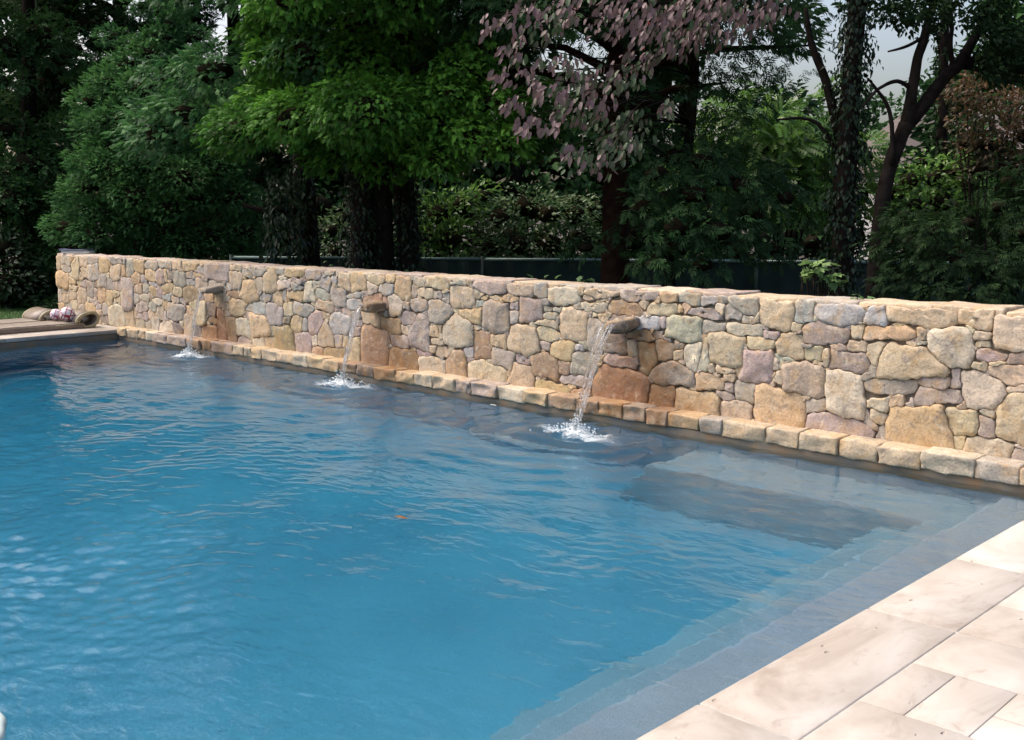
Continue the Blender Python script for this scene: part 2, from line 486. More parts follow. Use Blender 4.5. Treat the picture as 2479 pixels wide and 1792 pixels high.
for j in range(18):
    for i in range(5):
        x = 1.15+i*0.62; yy = 0.17-j*0.5
        tiles.append((x, x+0.62, yy-0.5, yy))
for (x0, x1, y0, y1) in tiles:
    V, F = rbox(x1-x0-0.004, y1-y0-0.004, 0.03, 0.003, (1, 1, 1))
    o = mesh_obj('paver', V, F, M['travertine'], deck_r, True); o.location = ((x0+x1)/2, (y0+y1)/2, DECK-0.0155+rr.uniform(-0.001, 0.001))
deck_l = empty('far_patio', (-13.5, -3, 0), kind='structure')
under(rect_sheet('paving_bed', [(-14.72, POOL_X0-0.005, -9, 0.19)], DECK-0.005, M['grout']), deck_l)
yy = [0.18, -0.62, -1.52, -2.4, -3.3, -4.2, -5.1, -6.0, -6.9]
for y1, y0 in zip(yy[:-1], yy[1:]):
    V, F = rbox(0.372, y1-y0-0.006, 0.055, 0.009, (2, 4, 1))
    o = mesh_obj('coping_stone', V, F, M['travertine'], None, True); o.location = (POOL_X0-0.181, (y0+y1)/2, DECK-0.0275); under(o, deck_l)
for j in range(15):
    for i in range(3):
        x1 = POOL_X0-0.37-i*0.61; y1 = 0.18-j*0.46-(0.2 if i == 1 else 0)
        V, F = rbox(0.604, 0.454, 0.03, 0.006, (1, 1, 1))
        o = mesh_obj('paver', V, F, M['travertine'], None, True); o.location = (x1-0.305, y1-0.23, DECK-0.0155); under(o, deck_l)

# ================================================================== STONE WALL
Z1 = (0, 580, .1852); Z2 = (400, 620, .22046); Z3 = (850, 640, .22046); Z4 = (1250, 660, .25628); Z5 = (1700, 680, .24405); Z6 = (2050, 700, .30512)
STONES = [
 (Z1, """775,300,60,180,T 865,270,130,130,C 940,250,40,60,O 870,380,120,80,G 995,390,100,280,T 1095,280,100,170,T 1225,265,170,90,G 1115,435,90,110,C
 1235,440,150,230,G 1360,330,130,200,O 1525,260,230,90,G 1525,440,120,180,T 1625,410,65,140,O 1365,550,110,180,G 1700,370,120,220,G 1825,350,130,170,O
 1990,340,180,120,G 2165,330,180,110,G 840,530,170,230,O 950,560,70,90,O 970,620,130,100,T 1055,570,70,60,T 1190,640,90,230,G 1100,590,80,80,P
 1440,590,80,120,G 1540,610,140,110,P 1255,590,40,90,D 1265,690,50,100,P 795,740,50,170,C 850,680,60,60,G 945,710,120,120,T 1085,740,110,210,T
 865,770,80,120,T 1340,720,110,200,O 1440,770,90,210,O 1535,710,90,80,T 1545,790,90,80,T 1680,720,160,420,P 1790,510,120,140,O 1870,520,40,110,G
 1985,480,130,180,O 2130,480,140,230,P 1820,640,130,110,T 1920,640,70,140,G 2015,590,90,70,L 2010,680,100,150,O 2090,690,80,140,P
 2200,630,180,90,O 1795,780,80,110,G 1900,760,120,90,C 1980,730,60,60,G 2080,815,120,80,C 2190,770,90,90,L 2170,830,70,130,O 1870,890,180,150,P
 2010,870,110,110,G 2095,950,90,170,T 815,900,90,150,O 910,860,60,80,G 985,880,90,110,T 1080,890,100,70,P 1190,890,110,150,O 1245,820,80,90,P
 1305,880,70,70,G 1390,900,90,130,L 1310,960,80,70,T 1365,1040,130,80,P 1300,1060,70,60,T 1540,980,170,260,C 1720,1040,110,220,T 1880,1000,130,120,P
 1840,1100,130,110,G 1945,1120,80,100,G 1970,970,70,80,T 2040,1090,90,190,G 2190,1130,170,120,C 900,960,120,90,O 1130,980,150,80,T 790,1050,80,140,T
 900,1080,140,120,G 1080,1080,180,140,T 1240,1090,140,120,O"""),
 (Z2, """40,100,90,100,G 140,110,100,110,O 280,110,170,130,O 395,170,100,80,P 170,250,130,180,G 60,190,60,90,P 10,230,50,150,O 270,210,80,70,G 355,205,90,80,O
 290,290,110,80,G 400,300,140,130,T 580,170,280,220,P 785,110,140,70,T 790,270,150,230,T 1000,150,290,140,G 910,190,120,80,G 925,390,200,260,O
 1040,310,90,130,T 1160,280,140,270,T 1265,150,90,110,G 1420,190,250,110,O 1310,310,140,130,C 1450,270,130,50,G 1460,335,140,80,G 1640,200,190,130,G
 1590,390,110,240,C 1670,310,90,70,G 1815,180,140,80,G 1755,300,130,170,G 1870,260,80,80,L 1970,270,160,240,T 1110,455,150,70,G 1240,470,120,160,O
 1430,440,200,110,O 1310,420,40,120,G 1745,430,160,120,G 1905,440,160,240,P 590,340,230,90,G 700,340,80,90,G 750,420,140,80,B 40,350,130,80,O 280,420,160,190,B
 150,390,110,90,T 30,480,80,150,T 120,490,80,60,T 195,495,50,60,G 400,640,130,280,T 500,470,90,90,O 510,590,100,170,D 600,470,120,180,T 680,460,100,120,T
 670,550,70,80,C 785,570,190,230,T 120,620,200,220,G 265,600,60,90,O 330,530,80,90,T 255,740,80,200,T 40,780,100,110,T 140,790,80,110,D 1010,580,210,120,L
 1210,640,190,280,G 1360,590,100,150,T 1530,580,220,150,G 1770,550,190,130,T 1900,590,60,50,P 1780,650,80,60,T 1345,700,80,80,D
 1460,750,140,160,O 1660,730,170,260,P 1545,760,50,150,G 1910,750,200,250,L 860,780,170,230,C 1050,770,210,270,O 530,700,120,60,B 490,840,190,160,R
 630,780,100,330,R 740,790,130,310,B 370,830,90,150,D 1310,900,240,300,B 1160,940,110,130,T 1040,950,120,90,C 880,930,150,80,P 1530,960,180,220,P
 1650,930,50,110,C 1770,880,190,260,T 1690,1050,120,120,B 1840,1060,190,100,B 1900,940,60,150,G"""),
 (Z3, """80,200,190,250,O 290,160,190,110,T 440,150,100,120,O 245,270,120,110,C 395,270,160,110,L 580,260,200,300,O 695,300,50,180,G 745,190,140,120,C 955,200,270,170,T
 1190,190,170,90,G 1310,200,50,80,T 815,310,180,130,T 960,340,110,100,G 1055,350,60,60,G 1230,360,280,250,T 1400,330,80,80,G 1520,260,330,180,P 1485,365,80,70,O
 1570,370,110,60,T 1765,375,160,80,O 1860,260,290,200,T 40,345,150,60,L 40,430,130,90,L 260,410,190,150,B 380,430,60,130,B 490,450,170,240,C 620,450,80,110,G
 760,440,220,150,P 975,520,270,280,G 1430,430,110,100,L 1600,570,290,380,P 1350,560,190,170,O 1800,470,80,90,P 1800,580,80,170,G 1980,510,260,280,P 360,540,90,60,G
 230,590,200,190,T 445,670,220,180,O 640,600,140,160,P 600,720,90,120,T 770,770,220,430,P 925,740,110,130,T 990,700,60,60,T 960,850,130,90,T
 1180,750,340,360,C 1400,690,90,60,G 1450,890,190,370,B 1625,840,170,160,O 1910,830,340,360,T 80,740,80,110,P 100,650,70,60,P 270,880,310,470,B
 60,940,110,260,T 550,850,220,150,P 590,1030,310,250,B 810,980,150,60,P 910,930,70,90,T 1030,960,170,120,T 905,1110,310,200,C 1160,1090,230,330,B 1305,970,110,100,L
 1490,1180,430,280,T 1690,1050,240,250,G 1905,1050,160,100,P 1880,1220,270,300,T"""),
 (Z4, """245,165,130,110,G 435,220,320,210,C 620,150,60,110,T 800,180,330,160,T 1170,215,370,130,G 1450,225,160,110,O 1640,240,210,160,G 1850,250,200,130,G 730,320,240,130,C
 700,245,110,40,T 800,265,90,50,T 1040,340,330,120,B 1380,350,290,130,T 1210,300,80,60,T 1560,350,50,60,T 1770,380,380,110,P 310,350,80,50,G
 395,345,70,60,G 320,400,150,90,G 570,480,290,320,T 290,480,250,70,T 310,580,230,140,T 830,420,90,60,T 745,410,60,40,T 750,600,200,320,G 990,490,220,150,D
 1240,475,240,130,L 1395,460,50,80,L 1590,535,390,320,C 1850,500,190,130,G 1170,595,270,110,B 1350,590,80,80,P 940,670,220,200,D 1115,720,120,140,C 1240,800,220,310,O
 1390,730,210,200,T 1540,680,100,90,G 1540,780,90,130,T 1690,800,260,300,C 440,740,240,190,O 285,690,110,90,P 600,710,70,80,L 65,820,130,80,T
 280,880,260,290,B 650,860,270,240,G 460,900,100,130,B 560,1030,330,120,G 805,820,50,80,O 990,835,310,130,P 990,1070,530,390,R 1470,960,440,240,G 1380,1170,240,250,R
 1820,1030,270,160,O 1720,1230,440,250,O 350,1080,350,130,O 620,1130,200,70,R"""),
 (Z5, """440,250,240,190,G 750,330,360,330,T 1020,310,200,230,L 1370,320,510,260,L 310,330,140,130,G 500,390,180,80,G 455,480,310,160,C 950,460,100,110,T 1230,540,470,250,P
 1560,510,170,140,T 1540,635,190,140,T 255,690,440,340,T 20,750,100,320,C 590,620,310,130,T 690,535,140,80,P 880,640,260,270,T 1115,720,190,190,T 1230,760,60,160,T
 560,860,400,350,P 735,830,60,110,C 760,960,100,140,T 1000,970,450,390,T 1430,790,390,210,P 230,880,240,80,T 100,870,50,90,T 285,970,120,80,T 280,1060,100,70,P
 250,1140,130,80,P 420,1090,210,210,C 340,1280,320,190,T 770,1260,520,470,O 1130,1240,200,150,G 1430,1140,420,460,C 1310,1430,620,230,P"""),
 (Z6, """235,210,170,170,L 600,210,560,190,T 1030,240,280,170,T 1310,340,330,320,T 300,355,530,140,O 595,350,60,110,T 820,460,400,350,C 1090,370,150,100,T 1085,440,130,80,G
 85,445,155,120,C 230,490,130,160,T 510,600,620,350,T 610,430,50,50,G 1150,530,260,110,P 1350,550,150,120,P 1060,600,120,80,T 1300,680,350,170,T 870,710,90,160,G
 320,770,440,170,P 740,860,370,170,P 1085,800,370,320,C 250,910,190,120,C 260,1010,140,90,T 620,1080,630,480,O 910,1040,330,220,T 1110,1100,170,160,P 1140,990,130,60,G
 1340,1020,330,420,T 1360,790,180,60,T 1140,1270,420,200,C 1400,1340,170,150,P"""),
]
FACE = 0.2
seeds = []                                   # cx, cz, half width, half height, code
for (ox, oy, sc), txt in STONES:
    for e in txt.split():
        x, y, wd, ht, code = e.split(','); x, y, wd, ht = float(x)*sc+ox, float(y)*sc+oy, float(wd)*sc, float(ht)*sc
        sl = (y-524)/(x+1441)
        c = hit(x, y, 1, FACE); l = hit(x-wd/2, y-sl*wd/2, 1, FACE); r = hit(x+wd/2, y+sl*wd/2, 1, FACE)
        hh = max(ht-abs(sl)*wd*0.7, ht*0.55)
        t = hit(x, y-hh/2, 1, FACE); bo = hit(x, y+hh/2, 1, FACE)
        s = (c[0], c[2], (r[0]-l[0])/2, (t[2]-bo[2])/2, code)
        if any(abs(s[0]-q[0]) < 0.45*min(s[2], q[2]) and abs(s[1]-q[1]) < 0.45*min(s[3], q[3]) for q in seeds): continue
        seeds.append(s)
rs = np.random.RandomState(11)
x = -0.45
for row in range(3):                         # beyond the picture's right-hand edge
    x = -0.42+0.1*row
    while x < 1.5:
        wd = rs.uniform(0.25, 0.5); seeds.append((x+wd/2, 0.32+0.3*row+rs.uniform(-.03, .03), wd/2, 0.15, rs.choice(list('TOGPC')))); x += wd
S = np.array([s[:4] for s in seeds])
WX0, WX1, WZ0 = -14.80, 1.55, 0.10
def outline(i, cand, ang, gap):
    """radius of stone i along each angle: every pair of neighbours shares one straight joint"""
    c = S[i]; ca, sa = np.cos(ang), np.sin(ang)
    r = np.full(len(ang), 9.0)
    for n_, d_ in (((1, 0), WX1-c[0]), ((-1, 0), c[0]-WX0), ((0, 1), WTOP+0.012*math.sin(c[0]*9+i)-c[1]), ((0, -1), c[1]-WZ0)):
        k = ca*n_[0]+sa*n_[1]
        r = np.where(k > 1e-4, np.minimum(r, d_/np.maximum(k, 1e-4)), r)
    for j in cand:
        if j == i: continue
        q = S[j]; dx, dz = q[0]-c[0], q[1]-c[1]
        ex, ez = dx/(c[2]+q[2]), dz/(c[3]+q[3])
        mx_ = max(abs(ex), abs(ez), 1e-6)
        nx_ = math.copysign((abs(ex)/mx_)**3, ex)/(c[2]+q[2]); nz_ = math.copysign((abs(ez)/mx_)**3, ez)/(c[3]+q[3])
        L_ = math.hypot(nx_, nz_); nx_, nz_ = nx_/L_, nz_/L_
        tl = 0.16*math.sin((i+j)*7.13+abs(i-j)*3.7)                     # each joint leans a little
        nx_, nz_ = nx_*math.cos(tl)-nz_*math.sin(tl), nx_*math.sin(tl)+nz_*math.cos(tl)
        si = c[2]*abs(nx_)+c[3]*abs(nz_); sj = q[2]*abs(nx_)+q[3]*abs(nz_)
        dist = (dx*nx_+dz*nz_)*si/(si+sj)-gap
        k = ca*nx_+sa*nz_
        r = np.where(k > 1e-4, np.minimum(r, max(dist, 0.004)/np.maximum(k, 1e-4)), r)
    return r
NA = 60
wall = empty('stone_wall', (-6.6, 0.38, DECK), 'long low wall of fitted tan and grey fieldstone behind the pool', 'wall')
def keep(o): return under(o, wall)
NB = 26
wall_n = 0
for i, (cx, cz, hw, hh, code) in enumerate(seeds):
    if cz > WTOP-0.01 or cz < WZ0: cz = min(max(cz, WZ0+0.03), WTOP-0.03); S[i, 1] = cz
made = []
def set_stone(i, cx, cz, hw, hh, code, rad=None):
    full = rad
    reach = max(hw, hh)*1.9+0.06
    cand = np.where((np.abs(S[:, 0]-cx) < reach+S[:, 2]) & (np.abs(S[:, 1]-cz) < reach+S[:, 3]))[0]
    NA = 24 if min(hw, hh) < 0.045 else (36 if min(hw, hh) < 0.09 else 52)
    ang = np.linspace(0, 2*PI, NA, endpoint=False); ca, sa = np.cos(ang), np.sin(ang)
    if rad is not None: rad = np.interp(ang, np.append(ANG, 2*PI), np.append(rad, rad[0]))
    if rad is None: rad = np.minimum(outline(i, cand, ang, 0.0016), 1.75/np.maximum(np.abs(ca)/hw, np.abs(sa)/hh))
    if rad.max() < 0.012: return None
    rad = (np.roll(rad, 1)+12*rad+np.roll(rad, -1))/14
    gap = 0.0
    rr_ = np.random.RandomState(100+i)
    bul = rr_.uniform(0.006, 0.022)+(0.008 if hw*hh > 0.02 else 0)
    tx, tz = rr_.normal(0, 0.035, 2)
    fx = rr_.normal(0, 1, (3, 2)); fo = rr_.uniform(-0.3, 0.5, 3)*min(hw, hh)
    def dep(X, Zz):
        u, v = X-cx, Zz-cz
        d = bul+np.clip(tx*u+tz*v, -0.02, 0.02)
        for k in range(3):                   # split, faceted face
            n_ = fx[k]/np.linalg.norm(fx[k]); d = d-0.10*np.maximum(0, u*n_[0]+v*n_[1]-fo[k]-0.30*min(hw, hh))
        d = np.maximum(d, 0.42*bul+0.004)
        P3 = np.stack([X, Zz, np.full_like(X, i*0.37)], -1)
        return d+0.006*np.abs(sines(P3, i % 11+40, 9.0))+0.003*sines(P3, i % 13, 15.0)+0.0035*sines(P3, i % 7+20, 41.0)
    rmin = max(min(hw, hh), 0.02)
    e = min(0.006, rmin*0.14)
    rings = []
    for kind, ins in (('b', 0), ('s', 0), ('r', e*0.35), ('r2', e), ('i', None), ('j', None), ('k', None)):
        rd = np.maximum(rad-gap, 0.004)
        if kind == 'b': yv = np.full(NA, FACE+0.09)
        elif kind == 's': yv = None; off = -0.014
        if kind in 'b': pass
        elif kind == 's': pass
        elif kind in ('r', 'r2'): rd = np.maximum(rd-ins, 0.003)
        elif kind == 'i': rd = rd*0.72
        elif kind == 'j': rd = rd*0.46
        elif kind == 'k': rd = rd*0.2
        X0 = cx+ca*rd; Z0 = cz+sa*rd
        X = X0+0.008*np.sin(X0*23+Z0*17)+0.005*np.sin(X0*61-Z0*44)+0.0025*np.sin(X0*137+Z0*113)
        Zz = Z0+0.008*np.sin(X0*19-Z0*27+1.3)+0.005*np.sin(X0*57+Z0*63)+0.0025*np.sin(X0*129-Z0*141)
        if kind != 'b':
            d = dep(X, Zz)
            d = d*{'s': 0.35, 'r': 0.85, 'r2': 0.98}.get(kind, 1.0)+{'s': -0.008, 'r': -0.002}.get(kind, 0.0)
            yv = FACE-d
        rings.append(np.stack([X, yv, Zz], -1))
    V = np.concatenate(rings+[np.array([[cx, FACE-float(dep(np.array([cx]), np.array([cz]))[0]), cz]])])
    F = []
    nr_ = len(rings)
    for r0 in range(nr_-1):
        for k in range(NA):
            k2 = (k+1) % NA
            F.append((r0*NA+k, r0*NA+k2, (r0+1)*NA+k2, (r0+1)*NA+k))
    F += [((nr_-1)*NA+k, (nr_-1)*NA+(k+1) % NA, nr_*NA) for k in range(NA)]
    base_c = np.array(PAL[code])*rr_.uniform(0.86, 1.14)+rr_.normal(0, 0.012, 3)
    full = np.interp(ANG, np.append(ang, 2*PI), np.append(rad, rad[0]))
    made.append((hw*hh/max(4.0, (np.array([cx, FACE, cz])-CP) @ CF)**2, V, F, base_c, rr_.rand())); return full
ANG = np.linspace(0, 2*PI, NA, endpoint=False)
GS = 0.008
gw, gh = int((WX1-WX0)/GS), int((WTOP-WZ0)/GS)
cov = np.zeros((gw, gh), bool)
CXg, CZg = np.meshgrid(WX0+(np.arange(gw)+.5)*GS, WZ0+(np.arange(gh)+.5)*GS, indexing='ij')
for i, (cx, cz, hw, hh, code) in enumerate(seeds):
    cz = S[i, 1]
    rad = set_stone(i, cx, cz, hw, hh, code)
    if rad is None: continue
    m_ = rad.max()+0.01
    i0, i1 = max(0, int((cx-m_-WX0)/GS)), min(gw, int((cx+m_-WX0)/GS)+2); j0, j1 = max(0, int((cz-m_-WZ0)/GS)), min(gh, int((cz+m_-WZ0)/GS)+2)
    dx, dz = CXg[i0:i1, j0:j1]-cx, CZg[i0:i1, j0:j1]-cz
    th = np.mod(np.arctan2(dz, dx), 2*PI)
    cov[i0:i1, j0:j1] |= np.hypot(dx, dz) < np.interp(th, np.append(ANG, 2*PI), np.append(rad, rad[0]))
lab_ = np.zeros(cov.shape, int); nl = 0
for (a0, b0) in np.argwhere(~cov):                    # chinking pieces in the holes between the stones
    if lab_[a0, b0]: continue
    nl += 1; st = [(a0, b0)]; lab_[a0, b0] = nl; cells = []
    while st:
        u, v = st.pop(); cells.append((u, v))
        for (p_, q_) in ((u+1, v), (u-1, v), (u, v+1), (u, v-1)):
            if 0 <= p_ < gw and 0 <= q_ < gh and not cov[p_, q_] and not lab_[p_, q_] and len(cells)+len(st) < 260: lab_[p_, q_] = nl; st.append((p_, q_))
    if len(cells) < 14: continue
    cells = np.array(cells); cset = set(map(tuple, cells))
    # centre: the cell farthest from the rim (approx.)
    cen = cells.mean(0); best = max(map(tuple, cells), key=lambda c: min(next((k for k in range(1, 30) if (c[0]+k*dx, c[1]+k*dz) not in cset), 30) for dx, dz in ((1, 0), (-1, 0), (0, 1), (0, -1)))-0.02*math.hypot(c[0]-cen[0], c[1]-cen[1]))
    cx, cz = WX0+(best[0]+.5)*GS, WZ0+(best[1]+.5)*GS
    rad = []
    for a_ in ANG:
        k = 0.5
        while k < 40 and (int(best[0]+.5+math.cos(a_)*k), int(best[1]+.5+math.sin(a_)*k)) in cset: k += 0.5
        rad.append(k*GS)
    rad = np.array(rad); rad = np.minimum(rad, np.percentile(rad, 80)*1.3)
    for _ in range(2): rad = (np.roll(rad, 1)+2*rad+np.roll(rad, -1))/4
    sz = max(rad.mean(), 0.012)
    set_stone(1000+nl, cx, cz, sz, sz, rs.choice(list('TGTPCO')), rad)
made.sort(key=lambda q: -q[0])
for (_, V, F, col, rnd) in made[:298]:
    o = mesh_obj('stone', V, F, M['stone'], None, True); keep(o); tint(o, col, rnd)
Vs, Fs, Cs, n_ = [], [], [], 0
for (_, V, F, col, rnd) in made[298:]:
    Vs.append(V); Fs += [tuple(k+n_ for k in f) for f in F]; n_ += len(V); Cs.append(np.tile(np.array([*np.clip(col, 0.02, 0.9), rnd], dtype=np.float32), (len(V), 1)))
o = mesh_obj('chinking_stones', np.concatenate(Vs), Fs, M['stone'], None, True); keep(o); o['kind'] = 'stuff'
o.data.attributes.new('scol', 'FLOAT_COLOR', 'POINT').data.foreach_set('color', np.concatenate(Cs).ravel())
# core, cap and foot course
core = MB().add(box6(WX0+0.02, WX1, FACE+0.013, 0.56, 0.05, WTOP-0.03, 0.0, (8, 1, 1))).build('mortar_core', M['mortar']); keep(core)
x = WX0; k = 0
while x < WX1-0.1:
    wd = rs.uniform(0.28, 0.62); wd = min(wd, WX1-x)
    V, F = rbox(wd-0.008, 0.36+rs.uniform(-.01, .012), 0.075+rs.uniform(-.012, .012), 0.014, (7, 5, 2), 0.010, 14, 300+k)
    o = mesh_obj('cap_stone', V, F, M['stone'], None, True); o.location = (x+wd/2, 0.385, WTOP-0.02+rs.uniform(-.006, .006)); keep(o)
    tint(o, np.array(PAL[rs.choice(list('TTGCPP'))])*rs.uniform(0.9, 1.12), rs.rand())
    x += wd; k += 1
ledge_px = [281, 305, 333, 349, 372, 405, 451, 484, 510, 563, 590, 607, 631, 667, 709, 743, 782, 820, 861, 904, 956, 1004, 1046, 1100, 1130, 1139, 1203, 1268, 1323, 1392, 1401, 1450, 1506, 1561, 1615, 1691, 1745, 1851, 1931, 2027, 2125, 2227, 2357, 2468]
ledge_c = 'OTTCPPBBPTTOTTCOOBDOOTTPDPCOBDBOGBOGTTTTTCG'
lx = [float(hit(p, 808+(p-281)*0.1695, 1, 0.0)[0]) for p in ledge_px]+[-0.05, 0.2]
lx[0] = POOL_X0
led = MB().add(box6(POOL_X0, 0.15, 0.05, FACE+0.03, 0.03, 0.145, 0.0, (8, 1, 1))).build('ledge', M['mortar']); keep(led)
for k, (a, b_) in enumerate(zip(lx[:-1], lx[1:])):
    rq = np.random.RandomState(500+k)
    V, F = rbox(b_-a-0.003, 0.215+rq.uniform(-.02, .02), 0.122+rq.uniform(-.010, .010), 0.011, (8, 5, 5), 0.009, 21, 600+k)
    V[:, 1] += np.where(V[:, 1] < -0.05, 0.016*sines(V*np.array([1, .3, 1.3]), 900+k, 16), 0)
    o = mesh_obj('ledge_stone', V, F, M['stone'], None, True); o.location = ((a+b_)/2, 0.106, 0.106+rq.uniform(-.004, .004))
    o.parent = led
    tint(o, np.array(PAL[ledge_c[k] if k < len(ledge_c) else 'T'])*rq.uniform(0.8, 1.0), rq.rand())
# spouts: slabs that stick out of the wall face
spouts = [  # px of lip, width, thickness, colour, mouth length
 (-10.13, 0.845, 0.21, 0.08, 'G', 0.26), (-6.97, 0.835, 0.17, 0.11, 'B', 0.22), (-3.66, 0.885, 0.18, 0.105, 'D', 0.24)]
for k, (x, z, wd, th, code, ln) in enumerate(spouts):
    V, F = rbox(wd, ln+0.1, th, 0.025, (4, 4, 2), 0.011, 12, 800+k)
    V[:, 2] += np.where(V[:, 1] < 0, 0.10*V[:, 1], 0)-0.02*(V[:, 1] < -0.08)*(V[:, 2] < 0)*-1.0
    V[:, 0] *= 1+0.25*(V[:, 1] > 0)+0.18*np.sin(V[:, 1]*9+k)
    o = mesh_obj('spout_stone', V, F, M['stone'], None, True); o.location = (x, FACE+0.05-ln/2, z-th/2); o.rotation_euler = (R_(3), R_((-3, 4, -5)[k]), R_((5, -6, 4)[k])); keep(o)
    tint(o, np.array(PAL[code])*(0.6, 0.5, 0.6)[k], 0.1)

# ================================================================== FALLING WATER
def jet_material():
    m, nt, b = new_mat('falling_water'); out = nt.nodes['Material Output']; nt.nodes.remove(b)
    g = N(nt, 'ShaderNodeBsdfGlass'); g.inputs['IOR'].default_value = 1.33; g.inputs['Roughness'].default_value = 0.03
    d = N(nt, 'ShaderNodeBsdfDiffuse'); d.inputs[0].default_value = (0.85, 0.88, 0.9, 1)
    tl = N(nt, 'ShaderNodeBsdfTransparent')
    pos = N(nt, 'ShaderNodeNewGeometry').outputs['Position']
    mp = N(nt, 'ShaderNodeMapping'); mp.inputs['Scale'].default_value = (9, 9, 1.6); nt.links.new(pos, mp.inputs[0])
    f = noise(nt, 6, 3, 0.6, mp.outputs[0])
    mx = N(nt, 'ShaderNodeMixShader'); nt.links.new(ramp(nt, f, [(0.52, (0.02, 0.02, 0.02)), (0.72, (0.5, 0.5, 0.5))]), mx.inputs[0])
    m2 = N(nt, 'ShaderNodeMixShader'); m2.inputs[0].default_value = 0.45
    nt.links.new(g.outputs[0], m2.inputs[1]); nt.links.new(tl.outputs[0], m2.inputs[2])
    nt.links.new(m2.outputs[0], mx.inputs[1]); nt.links.new(d.outputs[0], mx.inputs[2])
    nt.links.new(mx.outputs[0], out.inputs['Surface'])
    return m
M['jet'] = jet_material()
m, nt, b = new_mat('foam'); b.inputs['Base Color'].default_value = (0.8, 0.85, 0.88, 1); b.inputs['Roughness'].default_value = 0.45
b.inputs['Transmission Weight'].default_value = 0.25
nt.links.new(ramp(nt, noise(nt, 30, 3, 0.6), [(0.3, (0.62, 0.70, 0.76)), (0.7, (0.88, 0.91, 0.93))]), b.inputs['Base Color']); M['foam'] = m

def foam_sheet():
    m, nt, b = new_mat('foam_sheet'); out = nt.nodes['Material Output']
    b.inputs['Base Color'].default_value = (0.82, 0.88, 0.92, 1); b.inputs['Roughness'].default_value = 0.6
    pos = N(nt, 'ShaderNodeNewGeometry').outputs['Position']
    a = N(nt, 'ShaderNodeAttribute', attribute_name='tone').outputs['Fac']
    mp = N(nt, 'ShaderNodeMapping'); mp.inputs['Rotation'].default_value = (0, 0, R_(-44)); mp.inputs['Scale'].default_value = (0.6, 1.5, 1); nt.links.new(pos, mp.inputs[0])
    n = noise(nt, 11, 6, 0.72, mp.outputs[0], 1.4)
    al = math_(nt, 'MULTIPLY_ADD', math_(nt, 'POWER', a, 1.6), 0.95, -0.56)
    al = math_(nt, 'MULTIPLY', math_(nt, 'ADD', al, n), 2.4, clamp=True)
    al = math_(nt, 'MULTIPLY', al, math_(nt, 'MULTIPLY', a, 5.0, clamp=True))
    al = math_(nt, 'MULTIPLY', al, 0.58)
    tr = N(nt, 'ShaderNodeBsdfTransparent'); mx = N(nt, 'ShaderNodeMixShader'); nt.links.new(al, mx.inputs[0])
    nt.links.new(tr.outputs[0], mx.inputs[1]); nt.links.new(b.outputs[0], mx.inputs[2]); nt.links.new(mx.outputs[0], out.inputs['Surface'])
    return m
M['foam_sheet'] = foam_sheet()
ICO = bmesh.new(); bmesh.ops.create_icosphere(ICO, subdivisions=1, radius=1.0)
ICO_V = np.array([v.co[:] for v in ICO.verts]); ICO_T = np.array([[v.index for v in f.verts] for f in ICO.faces]); ICO.free()
def blobs(name, P, Sz, mat, parent, seed=0):
    r = np.random.RandomState(seed); n = len(P); k = len(ICO_V)
    V = ICO_V[None]*(1+0.22*r.normal(size=(n, k, 1)))*Sz[:, None, :]
    a = r.uniform(0, 6.28, n); c, s = np.cos(a)[:, None], np.sin(a)[:, None]
    V = np.stack([V[..., 0]*c-V[..., 1]*s, V[..., 0]*s+V[..., 1]*c, V[..., 2]], -1)+P[:, None, :]
    T = (ICO_T[None]+(np.arange(n)*k)[:, None, None]).reshape(-1, 3)
    return tri_obj(name, V.reshape(-1, 3), T, mat, parent, smooth=True)
jets = [(-10.13, 0.0, 0.825, -10.12, -0.26, 1.0, 'thin jet of water pouring from the grey slab spout farthest from the camera', 0),
        (-6.99, 0.02, 0.80, -6.99, -0.30, 1.25, 'clear sheet of water pouring from the brown middle spout of the stone wall', 1),
        (-3.66, 0.0, 0.855, -3.63, -0.53, 1.2, 'nearest jet of water arching from the dark spout above the rust-brown stones', 2)]
